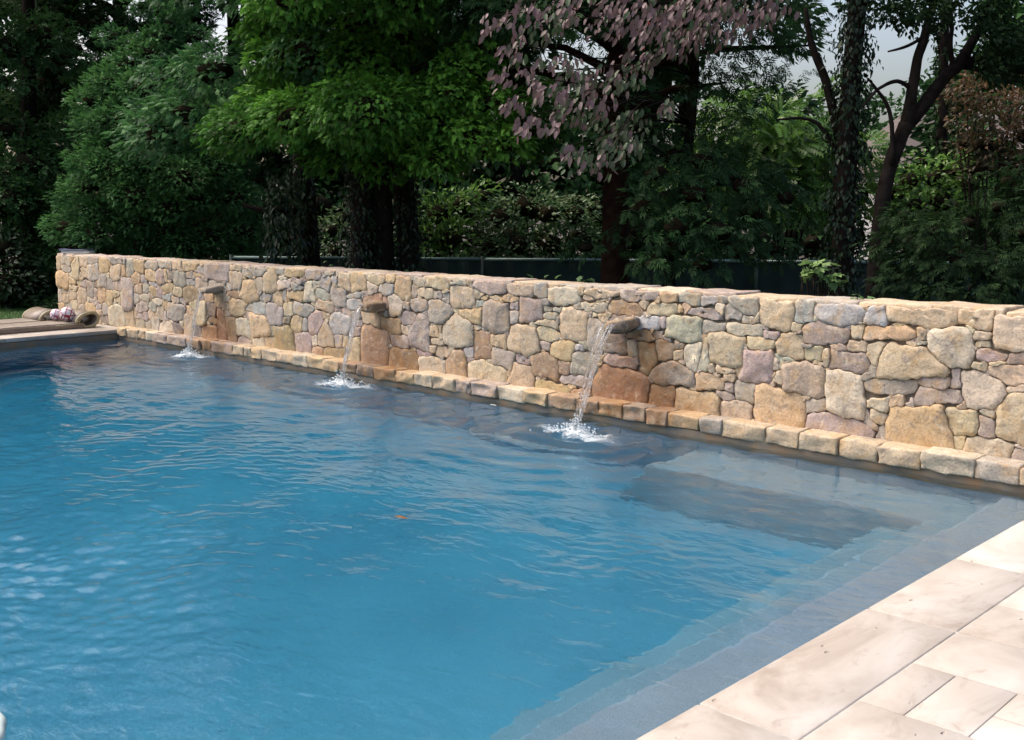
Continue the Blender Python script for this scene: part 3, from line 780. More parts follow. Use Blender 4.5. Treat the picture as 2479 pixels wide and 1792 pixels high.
for (x0, y0, z0, x1, y1, fat, lbl, sd_) in jets:
    r = np.random.RandomState(70+sd_)
    root = empty('water_jet', (x1, y1, 0.0), lbl, 'water jet', 'water jets along the stone wall')
    mb = MB()
    for s in range(5):
        t = np.linspace(0, 1, 26)
        ox = r.normal(0, 0.022*fat); oy = r.normal(0, 0.012)
        hx = x0+ox*(1-0.55*t)+(x1-x0)*t+0.006*np.sin(t*r.uniform(8, 15)+r.uniform(0, 6))
        fl = np.clip((t-0.12)/0.88, 0, 1)
        hy = 0.16+(y0-0.16)*np.clip(t/0.12, 0, 1)+(y1-y0)*np.sqrt(fl)*(0.55+0.45*fl)+oy
        hz = np.where(t < 0.12, z0+0.02*(1-t/0.12), z0*(1-fl**1.35))
        rad = (0.011*r.uniform(0.55, 1.2)*fat)*(1-0.25*t)*(1+0.35*np.sin(t*r.uniform(18, 34)+r.uniform(0, 6)))
        V, F = tube(np.stack([hx, hy, np.maximum(hz, -0.01)], 1), np.maximum(rad, 0.003), 7)
        mb.add((V, F))
    under(mb.build('stream', M['jet'], None, True), root)
    n = 46
    t = r.uniform(0.1, 1, n)
    P = np.stack([x0+(x1-x0)*t+r.normal(0, 0.045, n), y0+(y1-y0)*np.sqrt(t)+r.normal(0, 0.03, n), z0*(1-t**1.35)+0.01], 1)
    under(blobs('droplets', P, np.stack([r.uniform(.002, .005, n)]*2+[r.uniform(.004, .012, n)], 1), M['jet'], None, 3), root)['kind'] = 'stuff'
    # splash crown and foam on the surface
    n = int(260*fat)
    a = r.uniform(0, 6.28, n); d = np.abs(r.normal(0, 0.075*fat, n))
    P = np.stack([x1+np.cos(a)*d*1.4, y1+np.sin(a)*d, np.maximum(0, r.normal(0.016, 0.022, n))*np.exp(-d*8)*2.6+0.004], 1)
    under(blobs('splash', P, np.stack([r.uniform(.003, .012, n), r.uniform(.003, .012, n), r.uniform(.003, .010, n)], 1), M['foam'], None, 4), root)['kind'] = 'stuff'
    nr2, na2 = 22, 64
    rr3 = np.linspace(0.0, 1.0, nr2); aa3 = np.linspace(0, 2*PI, na2, endpoint=False)
    RR, AA = np.meshgrid(rr3, aa3, indexing='ij')
    R0 = (0.30 if sd_ == 0 else 0.38)*(0.8+0.3*np.sin(2*AA+sd_)+0.15*np.sin(5*AA+2*sd_))
    X = x1+np.cos(AA)*RR*R0*1.25+0.12*RR*np.cos(YAW); Y = np.minimum(y1+np.sin(AA)*RR*R0*0.85, -0.015)
    pts3 = np.stack([X, Y, np.zeros_like(X)], -1)
    Zh = wave(X, Y)+0.003+np.maximum(0, 0.030*fat*np.exp(-(RR*R0/0.085)**2)*(1+0.6*sines(pts3, 5+sd_, 55.0)))
    V = np.stack([X, Y, Zh], -1).reshape(-1, 3); F = []
    T3 = []
    for i in range(nr2-1):
        for j in range(na2):
            j2 = (j+1) % na2; p_, q_, u_, v_ = i*na2+j, i*na2+j2, (i+1)*na2+j2, (i+1)*na2+j
            T3 += [(p_, v_, u_), (p_, u_, q_)]
    under(tri_obj('foam', V, np.array(T3), M['foam_sheet'], tone=(1-RR).ravel(), smooth=True), root)

# ================================================================== SMALL THINGS
M['resin'] = simple('brown_resin_weave', (0.20, 0.155, 0.12), 0.38, 0.2, 9, 0.4, 160)
M['resin_edge'] = simple('olive_tan_resin', (0.36, 0.31, 0.19), 0.4, 0.15, 9)
def lounger(x_near, y_head, label):
    root = empty('sun_lounger', (x_near-0.31, y_head-1.0, DECK), label, 'sun lounger', 'low loungers on the far deck')
    wd, th, L = 0.62, 0.028, 2.0
    # side profile of the head roll, (y, z) from the head end
    prof = []
    for k in range(0, 31):
        a = -PI*0.62+k/30*(PI*1.72)
        prof.append((-0.128+0.128*math.cos(a)-0.06*max(0, -math.cos(a))*0.9, 0.115+0.098*math.sin(a)+0.02*math.cos(a)))
    prof = [(-0.62, 0.052), (-0.4, 0.05), (-0.25, 0.035)]+[p for p in prof if not (p[0] < -0.2 and p[1] < 0.06)]+[(-0.235, 0.115), (-0.262, 0.072)]
    prof = np.array(prof)
    def shell(x0, x1, t_, grow):
        n = len(prof); tang = np.gradient(prof, axis=0); tang /= np.linalg.norm(tang, axis=1, keepdims=True)
        nrm = np.stack([tang[:, 1], -tang[:, 0]], 1)
        outer = prof+nrm*(t_/2+grow); inner = prof-nrm*(t_/2+grow)
        V = []
        for xx in (x0, x1):
            for q in (outer, inner):
                V += [(xx, y_head+y, DECK+max(z, 0.004)) for y, z in q]
        F = []
        for i in range(n-1):
            F += [(i, i+1, n+i+1, n+i), (2*n+i, 3*n+i, 3*n+i+1, 2*n+i+1), (i, 2*n+i, 2*n+i+1, i+1), (n+i, n+i+1, 3*n+i+1, 3*n+i)]
        F += [(0, n, 3*n, 2*n), (n-1, 3*n-1, 4*n-1, 2*n-1)]
        return V, F
    V, F = shell(x_near-wd+0.03, x_near-0.03, th, 0); under(mesh_obj('headrest', V, F, M['resin'], None, True), root)
    for (a, b_) in ((x_near-0.032, x_near), (x_near-wd, x_near-wd+0.032)):
        V, F = shell(a, b_, 0.036, 0.002); under(mesh_obj('headrest_rim', V, F, M['resin_edge'], None, True), root)
        V, F = rbox(0.034, L-0.2, 0.072, 0.012, (1, 8, 1)); o = mesh_obj('side_rail', V, F, M['resin'], None, True)
        o.location = ((a+b_)/2, y_head-0.2-(L-0.2)/2, DECK+0.0365); under(o, root)
        for yy_ in (-0.25, -1.2, -1.9):
            V, F = rbox(0.04, 0.06, 0.03, 0.006, (1, 1, 1)); o = mesh_obj('foot', V, F, M['resin'], None, True); o.location = ((a+b_)/2, y_head+yy_, DECK+0.015); under(o, root)
    y = -0.30; k = 0
    while y > -L+0.02:
        V, F = rbox(wd-0.04, 0.026, 0.016, 0.006, (1, 1, 1)); o = mesh_obj('slat', V, F, M['resin'], None, True)
        o.location = (x_near-wd/2, y_head+y, DECK+0.078); under(o, root); y -= 0.038; k += 1
    return root
lounger(-13.02, -0.02, 'brown low lounger with curled headrest at the pool edge, ball lying on it')
lounger(-13.69, -0.25, 'brown low lounger with curled headrest on the lawn side, behind another lounger')

def ball_mat(name, line, panel):
    m, nt, b = new_mat(name)
    tc = N(nt, 'ShaderNodeTexCoord').outputs['Object']
    nv = N(nt, 'ShaderNodeVectorMath', operation='NORMALIZE'); nt.links.new(tc, nv.inputs[0])
    vo = N(nt, 'ShaderNodeTexVoronoi', feature='DISTANCE_TO_EDGE'); vo.inputs['Scale'].default_value = 1.55; vo.inputs['Randomness'].default_value = 0.35
    nt.links.new(nv.outputs[0], vo.inputs['Vector'])
    nt.links.new(ramp(nt, vo.outputs['Distance'], [(0.07, line), (0.10, panel)]), b.inputs['Base Color']); b.inputs['Roughness'].default_value = 0.35
    return m
def ball(x, y, z, r, mat, label):
    bm = bmesh.new(); bmesh.ops.create_icosphere(bm, subdivisions=4, radius=r)
    me = bpy.data.meshes.new('ball'); bm.to_mesh(me); bm.free(); me.materials.append(mat)
    me.polygons.foreach_set('use_smooth', [True]*len(me.polygons))
    o = link(bpy.data.objects.new('ball', me)); o.location = (x, y, z); o.rotation_euler = (0.6, 0.3, 1.1); return tag(o, label, 'ball', 'balls by the loungers')
ball(-13.25, -0.37, DECK+0.088+0.105, 0.105, ball_mat('red_lined_panels', (0.30, 0.02, 0.05), (0.78, 0.72, 0.76)), 'white ball with dark red seams lying on the brown lounger')
ball(-13.50, -0.42, DECK+0.088+0.085, 0.085, ball_mat('pale_panels', (0.40, 0.12, 0.2), (0.82, 0.78, 0.82)), 'smaller mostly white ball half hidden behind the red-seamed ball')

# papers on the wall end
pap = at(186, 611, 16.35); pap = np.array([pap[0], 0.385, WTOP+0.02])
q = hit(186, 613, 1, 0.385)
mag = empty('magazine_pile', (q[0], 0.385, WTOP+0.022), 'small pile of magazines and folded paper on the far wall top', 'papers')
M['paper'] = simple('paper', (0.62, 0.64, 0.62), 0.6, 0.1); M['cover'] = simple('blue_grey_cover', (0.10, 0.11, 0.2), 0.35, 0.5, 14); M['paper_g'] = simple('grey_print', (0.32, 0.33, 0.32), 0.6, 0.3, 30)
ca_, sa_ = math.cos(YAW), math.sin(YAW)
def sheaf(name, lx_, ly, z0, th, mat, curl, off=0.0):
    V, F = rbox(lx_, ly, th, 0.002, (12, 4, 1))
    V[:, 2] += z0+curl*(np.abs(V[:, 0])/(lx_/2))**4
    V[:, 0] += off
    V2 = V.copy(); V2[:, 0] = V[:, 0]*ca_-V[:, 1]*sa_; V2[:, 1] = V[:, 0]*sa_+V[:, 1]*ca_
    o = mesh_obj(name, V2, F, mat); o.parent = mag; return o
sheaf('folded_paper', 0.42, 0.25, 0.018, 0.03, M['paper'], 0.0, 0.02)
sheaf('magazine', 0.43, 0.26, 0.040, 0.012, M['paper_g'], 0.008)
sheaf('magazine', 0.44, 0.26, 0.052, 0.008, M['cover'], 0.016, -0.01)

# ------------------------------------------------------------------ leaf templates
def leaf_tpl(wd=0.55, fold=0.12, droop=0.2):
    xs = [0, 0.22, 0.55, 0.82, 1.0]; ws = [0.0, 0.36, 0.5, 0.27, 0.0]
    V, T = [], []
    for x_, w_ in zip(xs, ws):
        V += [(x_, 0, -droop*x_*x_), (x_, w_*wd, fold*w_-droop*x_*x_), (x_, -w_*wd, fold*w_-droop*x_*x_)]
    for i in range(4):
        a, b_ = 3*i, 3*(i+1)
        for s in (1, 2): T += [(a, b_, b_+s), (a, b_+s, a+s)] if s == 2 else [(a, b_+s, b_), (a, a+s, b_+s)]
    return np.array(V), np.array(T)
def leaf_lo(wd=0.5, droop=0.15):
    return np.array([(0, 0, 0), (0.45, wd/2, 0.06), (1, 0, -droop), (0.45, -wd/2, 0.06)]), np.array([(0, 1, 2), (0, 2, 3)])
def spray_tpl(seed, nf=9, spread=0.85, wd=0.085, droop=0.3):
    """flat fan of scale-leaf fingers"""
    r = np.random.RandomState(seed); V, T = [], []
    for k in range(nf):
        t = k/(nf-1.0); s = 1 if k % 2 else -1
        b0 = np.array([0.70*t, 0, 0]); an = s*spread*(1-0.75*t)*r.uniform(0.8, 1.15); L = (0.55-0.12*t)*r.uniform(0.8, 1.15)
        d = np.array([math.cos(an), math.sin(an), 0]); n_ = np.array([-d[1], d[0], 0])
        q = [b0, b0+d*L*0.5+n_*wd, b0+d*L, b0+d*L*0.5-n_*wd]
        k0 = len(V)
        for p in q: V.append((p[0], p[1], -droop*(p[0]**2+1.2*p[1]**2)+0.02*r.normal()))
        T += [(k0, k0+1, k0+2), (k0, k0+2, k0+3)]
    return np.array(V), np.array(T)
def frond_tpl(n=9, droop=0.35):
    V, T = [], []
    for k in range(n):
        t = (k+1)/n
        for s in (-1, 1):
            b0 = np.array([t*0.92, 0]); d = np.array([0.45, s*0.9]); d /= np.linalg.norm(d); L = 0.30*(1-0.45*abs(t-0.45)); n_ = np.array([-d[1], d[0]])*0.055
            q = [b0, b0+d*L*0.4+n_, b0+d*L, b0+d*L*0.4-n_]; k0 = len(V)
            for p in q: V.append((p[0], p[1], -droop*p[0]**2-0.15*abs(p[1])))
            T += [(k0, k0+1, k0+2), (k0, k0+2, k0+3)]
    return np.array(V), np.array(T)
def unit(a): return a/np.maximum(np.linalg.norm(a, axis=-1, keepdims=True), 1e-9)
def scatter(P, D, U, size, tpls, tone, rs_):
    """many copies of small templates -> V, T, tone"""
    Vs, Ts, Ns, base = [], [], [], 0
    D = unit(D); U = unit(U-(U*D).sum(-1, keepdims=True)*D); W_ = np.cross(U, D)
    pick = rs_.randint(0, len(tpls), len(P))
    for k, (tv, tt) in enumerate(tpls):
        ix = np.where(pick == k)[0]
        if not len(ix): continue
        s = size[ix][:, None, None]
        V = P[ix][:, None, :]+s*(tv[None, :, 0:1]*D[ix][:, None, :]+tv[None, :, 1:2]*W_[ix][:, None, :]+tv[None, :, 2:3]*U[ix][:, None, :])
        n, kk = len(ix), len(tv)
        Vs.append(V.reshape(-1, 3)); Ts.append((tt[None]+(np.arange(n)*kk)[:, None, None]).reshape(-1, 3)+base); Ns.append(np.repeat(tone[ix], kk)); base += n*kk
    return np.concatenate(Vs), np.concatenate(Ts), np.concatenate(Ns)
def leaf_mat(name, lo, mid, hi, transl=0.3, rough=0.5, spec=0.35):
    m, nt, b = new_mat(name); out = nt.nodes['Material Output']
    a = N(nt, 'ShaderNodeAttribute', attribute_name='tone')
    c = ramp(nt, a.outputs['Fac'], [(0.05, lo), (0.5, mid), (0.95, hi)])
    nt.links.new(c, b.inputs['Base Color']); b.inputs['Roughness'].default_value = rough; b.inputs['Specular IOR Level'].default_value = spec
    t = N(nt, 'ShaderNodeBsdfTranslucent'); nt.links.new(c, t.inputs[0])
    mx = N(nt, 'ShaderNodeMixShader'); mx.inputs[0].default_value = transl
    nt.links.new(b.outputs[0], mx.inputs[1]); nt.links.new(t.outputs[0], mx.inputs[2]); nt.links.new(mx.outputs[0], out.inputs['Surface'])
    return m
M['cyp'] = leaf_mat('cypress_green', (0.024, 0.075, 0.013), (0.064, 0.185, 0.025), (0.14, 0.33, 0.04), 0.3, 0.6, 0.15)
M['cyp_b'] = leaf_mat('grey_cypress_green', (0.028, 0.085, 0.032), (0.072, 0.19, 0.060), (0.13, 0.29, 0.085), 0.3, 0.6, 0.15)
M['dark'] = leaf_mat('dark_evergreen', (0.013, 0.040, 0.014), (0.030, 0.082, 0.026), (0.058, 0.14, 0.040), 0.25, 0.6, 0.15)
M['hem'] = leaf_mat('hemlock_green', (0.008, 0.020, 0.008), (0.017, 0.041, 0.014), (0.034, 0.070, 0.022), 0.25, 0.7, 0.1)
M['broad'] = leaf_mat('broadleaf_green', (0.035, 0.085, 0.016), (0.09, 0.20, 0.035), (0.18, 0.33, 0.07), 0.4, 0.35)
M['varieg'] = leaf_mat('variegated_green', (0.02, 0.055, 0.015), (0.050, 0.115, 0.035), (0.17, 0.25, 0.11), 0.3, 0.4)
M['rust'] = leaf_mat('rust_maple', (0.030, 0.042, 0.014), (0.075, 0.058, 0.028), (0.16, 0.085, 0.042), 0.4)
M['ivy'] = leaf_mat('ivy_green', (0.008, 0.022, 0.010), (0.018, 0.042, 0.018), (0.036, 0.070, 0.028), 0.15, 0.4, 0.3)
M['dog'] = leaf_mat('dogwood_leaf', (0.055, 0.095, 0.040), (0.125, 0.10, 0.082), (0.195, 0.122, 0.13), 0.25, 0.5)
M['pale'] = leaf_mat('pale_green_leaf', (0.07, 0.15, 0.05), (0.13, 0.24, 0.08), (0.22, 0.34, 0.11), 0.35, 0.5)
M['bark'] = simple('dark_bark', (0.017, 0.0135, 0.0115), 0.95, 0.5, 9, 0.9, 30, 0.05)
M['core_shade'] = simple('dark_inner_shade', (0.022, 0.018, 0.012), 1.0, 0.5, 14, 0.9, 25, 0.0)  # near-black brown standing in for shade deep inside the foliage
M['bark_r'] = simple('red_brown_bark', (0.032, 0.017, 0.012), 0.95, 0.4, 9, 0.9, 30, 0.05)
SPR = [spray_tpl(k, 7, 0.85, 0.11) for k in range(4)]
SPR_D = [spray_tpl(k+50, 4, 0.75, 0.13, 0.2) for k in range(4)]
SPR_F = [spray_tpl(k+9, 6, 0.7, 0.10, 0.2) for k in range(4)]
HEM = [spray_tpl(k+30, 9, 1.1, 0.05, 0.35) for k in range(3)]
LEAF = [leaf_tpl()]; LEAF2 = [leaf_lo(), leaf_lo(0.62, 0.3)]
FROND = [frond_tpl(), frond_tpl(8, 0.6)]

ICO2 = bmesh.new(); bmesh.ops.create_icosphere(ICO2, subdivisions=2, radius=1.0)
I2V = np.array([v.co[:] for v in ICO2.verts]); I2T = np.array([[v.index for v in f.verts] for f in ICO2.faces]); ICO2.free()
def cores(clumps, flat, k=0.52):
    """dark blobs inside each clump, painting the shade among its inner twigs and leaves"""
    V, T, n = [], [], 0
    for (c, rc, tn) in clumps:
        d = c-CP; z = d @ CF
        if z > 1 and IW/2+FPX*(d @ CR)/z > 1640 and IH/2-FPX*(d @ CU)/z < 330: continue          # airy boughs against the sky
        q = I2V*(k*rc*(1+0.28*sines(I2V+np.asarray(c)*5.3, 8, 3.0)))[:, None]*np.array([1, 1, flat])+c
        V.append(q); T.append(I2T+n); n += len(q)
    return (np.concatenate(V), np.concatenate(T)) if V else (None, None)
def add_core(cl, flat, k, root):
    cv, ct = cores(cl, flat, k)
    if cv is not None: under(tri_obj('inner_shade', cv, ct, M['core_shade']), root)['kind'] = 'stuff'  # added dark core, backs the gaps between leaves with painted shade
def seen(c):
    d = c-CP; z = d @ CF
    if z < 0.5: return False
    px_, py_ = IW/2+FPX*(d @ CR)/z, IH/2-FPX*(d @ CU)/z
    return -220 < px_ < IW+220 and -160 < py_ < 900
def clump_leaves(clumps, n_per, size, tpls, rs_, flat=0.62, up=1.0, droop=0.1, jit=0.45, inner=0.15, axis=None):
    """clumps: (centre, radius, tone). sprays cover each clump's outer, upper side"""
    Ps, Ds, Us, Ss, Ts = [], [], [], [], []
    for (c, rc, tn) in clumps:
        back = axis is not None and np.dot(c[:2]-np.asarray(axis)[:2], CF[:2]) > 0.15
        n = max(6, int(n_per*(rc/0.5)**2*(1.0 if seen(c) else 0.22)*(0.55 if back else 1.0)))
        d = unit(rs_.normal(size=(n, 3)))
        o = unit(np.array([c[0]-axis[0], c[1]-axis[1], 0.0])+1e-6) if axis is not None else np.zeros(3)
        keep_ = (d @ o)*0.6+d[:, 2]*0.5 > -0.42
        d = d[keep_]; n = len(d)
        rr2 = rc*np.where(rs_.rand(n) < inner, rs_.uniform(0.3, 0.8, n), rs_.uniform(0.82, 1.08, n))
        lump = 1+0.22*sines(d*1.0+np.asarray(c)*3.1, 3, 2.6)
        P = c+d*(rr2*lump)[:, None]*np.array([1, 1, flat])
        Ps.append(P); Ds.append(d*0.9+o*0.7+np.array([0, 0, -droop])+rs_.normal(0, jit, (n, 3)))
        Us.append(d*0.5+np.array([0, 0, up])+rs_.normal(0, 0.45, (n, 3)))
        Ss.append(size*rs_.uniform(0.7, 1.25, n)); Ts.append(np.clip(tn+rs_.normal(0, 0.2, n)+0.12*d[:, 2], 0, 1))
    return np.concatenate(Ps), np.concatenate(Ds), np.concatenate(Us), np.concatenate(Ss), np.concatenate(Ts)

def trunk_path(base, top, wob, n=9, seed=0):
    r = np.random.RandomState(seed); t = np.linspace(0, 1, n)[:, None]
    P = np.asarray(base)*(1-t)+np.asarray(top)*t
    ph = r.uniform(0, 6, 2)
    P[:, 0] += wob*np.sin(t[:, 0]*4+ph[0])-wob*math.sin(ph[0]); P[:, 1] += wob*np.sin(t[:, 0]*5+ph[1])-wob*math.sin(ph[1])
    return P
def ivy_on(path, rad, z0, z1, n, seed, parent, size=0.075, mat='ivy', bulge=0.07):
    r = np.random.RandomState(seed)
    t = r.uniform(0, 1, n); idx = t*(len(path)-1); i0 = idx.astype(int).clip(0, len(path)-2); f = (idx-i0)[:, None]
    c = path[i0]*(1-f)+path[i0+1]*f
    ok = (c[:, 2] > z0) & (c[:, 2] < z1); c = c[ok]; n = len(c)
    rd = np.interp(idx[ok], np.arange(len(path)), rad)
    a = r.uniform(0, 2*PI, n); o = np.stack([np.cos(a), np.sin(a), np.zeros(n)], 1)
    P = c+o*(rd*1.0+np.abs(r.normal(0.015, bulge, n)))[:, None]
    V, T, tn = scatter(P, o*0.4+np.array([0, 0, -0.9])+r.normal(0, 0.3, (n, 3)), o+r.normal(0, 0.35, (n, 3)), size*r.uniform(0.6, 1.3, n), LEAF2, r.uniform(0, 1, n)**1.6, r)
    return under(tri_obj('ivy', V, T, M[mat], tone=tn), parent)

def tree(name, label, cat, base, height, radius, bottom, n_cl, n_per, size, tpls, mat, seed, rc=(0.35, 0.6), prof=lambda t: math.sqrt(max(0.02, 1-t*t)),
         trunk_r=0.14, bark='bark', front=0.7, flat=0.62, tone=0.45, extra=(), droop=0.1, gaps=(), group=None, ground=True, up=1.0, top_shift=(0, 0), n_trunks=1, limbs=14, jit=0.45, core_tone=0.0):
    """trunk, limbs and a crown of leafy clumps; gaps: (px, py, radius px) where the sky shows between the boughs"""
    r = np.random.RandomState(seed)
    root = empty(name, base, label, cat, group)
    base = np.asarray(base, float)
    paths = []
    for k in range(n_trunks):
        b0 = base+(np.array([r.normal(0, 0.25), r.normal(0, 0.2), 0]) if k else 0)
        top = np.array([base[0]+top_shift[0]+(r.normal(0, .3) if k else 0), base[1]+top_shift[1], base[2]+height*0.93])
        P = trunk_path(b0+np.array([0, 0, -0.1]), top, 0.06*height/6, 11, seed+k)
        rad = trunk_r*(1-0.85*np.linspace(0, 1, 11))*(0.8 if k else 1); rad[0] *= 1.35
        under(mesh_obj('trunk', *tube(P, rad, 10, True, 0.02, seed), M[bark], None, True), root); paths.append((P, rad))
    camd = unit(np.array([CP[0]-base[0], CP[1]-base[1], 0.0]))
    cl = []
    for k in range(n_cl):
        t = r.uniform(0, 1)**0.9; z = base[2]+bottom+t*(height-bottom)
        while True:
            a = r.uniform(0, 2*PI); o = np.array([math.cos(a), math.sin(a), 0])
            if o @ camd > -0.25 or r.rand() > front: break
        R = radius*prof(t)*r.uniform(0.88, 1.12); q = R*(0.5+0.5*math.sqrt(r.rand()))
        c = np.array([base[0]+top_shift[0]*t, base[1]+top_shift[1]*t, z])+o*q
        rc_ = r.uniform(*rc)*(1-0.35*t)
        d = c-CP; dep_ = d @ CF
        if dep_ < 1: continue
        px_, py_ = IW/2+FPX*(d @ CR)/dep_, IH/2-FPX*(d @ CU)/dep_
        if any(math.hypot(px_-g[0], py_-g[1]) < g[2]+rc_*FPX/dep_*0.8 for g in gaps): continue
        cl.append((c, rc_, float(np.clip(r.normal(tone, 0.12), 0.05, 0.95))))
    cl += list(extra)
    for (c, rc_, tn) in cl[::max(1, len(cl)//limbs)]:
        P, rad = paths[0]; zt = min(max(c[2]-0.35, base[2]+0.3), P[-1][2]); s = np.array([np.interp(zt, P[:, 2], P[:, 0]), np.interp(zt, P[:, 2], P[:, 1]), zt])
        mid = (s+c)/2+np.array([0, 0, 0.12])
        under(mesh_obj('limb', *tube(np.array([s, mid, c]), [trunk_r*0.32, trunk_r*0.22, 0.012], 6), M[bark], None, True), root)
    if cl:
        P, D, U, Sz, tn = clump_leaves(cl, n_per, size, tpls, r, flat, up, droop, axis=base, jit=jit)
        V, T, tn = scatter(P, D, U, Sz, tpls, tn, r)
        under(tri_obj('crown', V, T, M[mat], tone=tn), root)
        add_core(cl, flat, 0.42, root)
    return root, paths

CONE = lambda t: max(0.05, 1-t)**0.8
DOME = lambda t: math.sqrt(max(0.02, 1-t*t))
OVAL = lambda t: math.sqrt(max(0.04, 1-(2*t-1)**2*0.95))
def cl_px(rows, depth, tone):
    """clumps given as picture column, row and radius in pixels at a camera depth"""
    return [(at(x, y, depth+dd), rp*(depth+dd)/FPX, tone+tt) for (x, y, rp, dd, tt) in rows]

# ================================================================== FENCE, HOUSE
M['screen'] = simple('green_fence_screen', (0.010, 0.030, 0.026), 0.8, 0.3, 3, 0.5, 200)
M['galv'] = simple('weathered_green_rail', (0.10, 0.17, 0.155), 0.45, 0.2, 8)
fa, fb, fz = at(560, 607, 15.9), at(2560, 632, 13.9), 1.10
fa = np.array([fa[0], fa[1]]); fb = np.array([fb[0], fb[1]])
fence = empty('chain_link_fence', (*((fa+fb)/2), 0.06), 'low chain link fence with dark green screen behind the trees', 'fence')
nb = 6
fd = unit(fb-fa)
for k in range(nb+1):
    p = fa+(fb-fa)*k/nb
    under(mesh_obj('post', *tube(np.array([(p[0], p[1], 0.0), (p[0], p[1], fz+0.04)]), [0.03, 0.03], 8), M['screen'], None, True), fence)
for k in range(nb):
    p, q = fa+(fb-fa)*(k/nb), fa+(fb-fa)*((k+1)/nb)
    under(mesh_obj('top_rail', *tube(np.array([(p[0], p[1], fz), (q[0], q[1], fz)]), [0.022, 0.022], 8), M['galv'], None, True), fence)
    n_ = 30; V = []; F = []
    for i in range(n_+1):
        u = p+(q-p)*(0.012+0.976*i/n_); w_ = 0.008*math.sin(i*1.3+k); nn = np.array([-fd[1], fd[0]])
        for zz in (0.08, fz-0.02):
            for s_ in (0.0, 0.006): V.append((u[0]+nn[0]*(w_+s_+0.03), u[1]+nn[1]*(w_+s_+0.03), zz))
    for i in range(n_):
        a = 4*i; F += [(a, a+4, a+6, a+2), (a+1, a+3, a+7, a+5), (a+2, a+6, a+7, a+3), (a, a+1, a+5, a+4)]
    under(mesh_obj('screen_panel', V, F, M['screen']), fence)
    mb = MB()                                   # wire twists standing above the rail
    for i in range(48):
        u = p+(q-p)*(i+0.5)/48
        mb.add(tube(np.array([(u[0], u[1], fz+0.015), (u[0]+0.008*fd[0], u[1], fz+0.05)]), [0.003, 0.002], 4))
    o = under(mb.build('wire_tips', M['galv']), fence); o['kind'] = 'stuff'

M['roof'] = None
m, nt, b = new_mat('asphalt_shingles')
pos = N(nt, 'ShaderNodeTexCoord').outputs['Object']
br = N(nt, 'ShaderNodeTexBrick'); br.inputs['Scale'].default_value = 3.2; br.inputs['Mortar Size'].default_value = 0.03
br.inputs['Color1'].default_value = (0.085, 0.068, 0.062, 1); br.inputs['Color2'].default_value = (0.11, 0.088, 0.08, 1); br.inputs['Mortar'].default_value = (0.07, 0.055, 0.05, 1)
nt.links.new(pos, br.inputs['Vector']); nt.links.new(br.outputs[0], b.inputs['Base Color']); b.inputs['Roughness'].default_value = 0.9; M['roof'] = m
M['siding'] = simple('grey_siding', (0.30, 0.30, 0.31), 0.8, 0.1, 3); M['trim'] = simple('white_trim', (0.72, 0.72, 0.74), 0.5, 0.05)
hc = gz(2330, 31, 0.06)
house = empty('house', hc, 'house with brown shingle roof and white fascia, beyond the trees', 'house')
er = at(2330, 400, 31)[2]                       # eaves height
rt = at(2330, 235, 31)[2]
A = np.array([*CR[:2], 0.0]); Bv = np.array([*(-CF[:2]/np.linalg.norm(CF[:2])), 0.0])
def hp(u, v, z): return hc+A*u+Bv*v+np.array([0, 0, z-hc[2]])
W2 = 1.75; W3 = 7.0; DP = 4.0
def slab(pts, th, mat, name):
    V = [p for p in pts]+[p-np.array([0, 0, th]) for p in pts]; n = len(pts)
    F = [tuple(range(n)), tuple(range(2*n-1, n-1, -1))]+[(i, n+i, n+(i+1) % n, (i+1) % n) for i in range(n)]
    return under(mesh_obj(name, V, F, mat), house)
slab([hp(-W2, 0, er), hp(W3, 0, er), hp(W3, -DP, rt), hp(-W2+1.5, -DP, rt)], 0.12, M['roof'], 'roof')
slab([hp(W3, -2*DP, er), hp(-W2, -2*DP, er), hp(-W2+1.5, -DP, rt), hp(W3, -DP, rt)], 0.12, M['roof'], 'roof')
slab([hp(-W2, -2*DP, er), hp(-W2, 0, er), hp(-W2+1.5, -DP, rt)], 0.12, M['roof'], 'roof')
slab([hp(-W2-.02, 0.03, er-0.01), hp(W3, 0.03, er-0.01), hp(W3, 0.10, er-0.01), hp(-W2-.02, 0.10, er-0.01)], 0.14, M['trim'], 'gutter')
V = [hp(-W2+.3, -.35, 0.0), hp(W3-.3, -.35, 0.0), hp(W3-.3, -2*DP+.35, 0.0), hp(-W2+.3, -2*DP+.35, 0.0)]; V += [p+np.array([0, 0, er-0.12]) for p in V]
under(mesh_obj('wall', V, [(0, 1, 5, 4), (1, 2, 6, 5), (2, 3, 7, 6), (3, 0, 4, 7)], M['siding']), house)

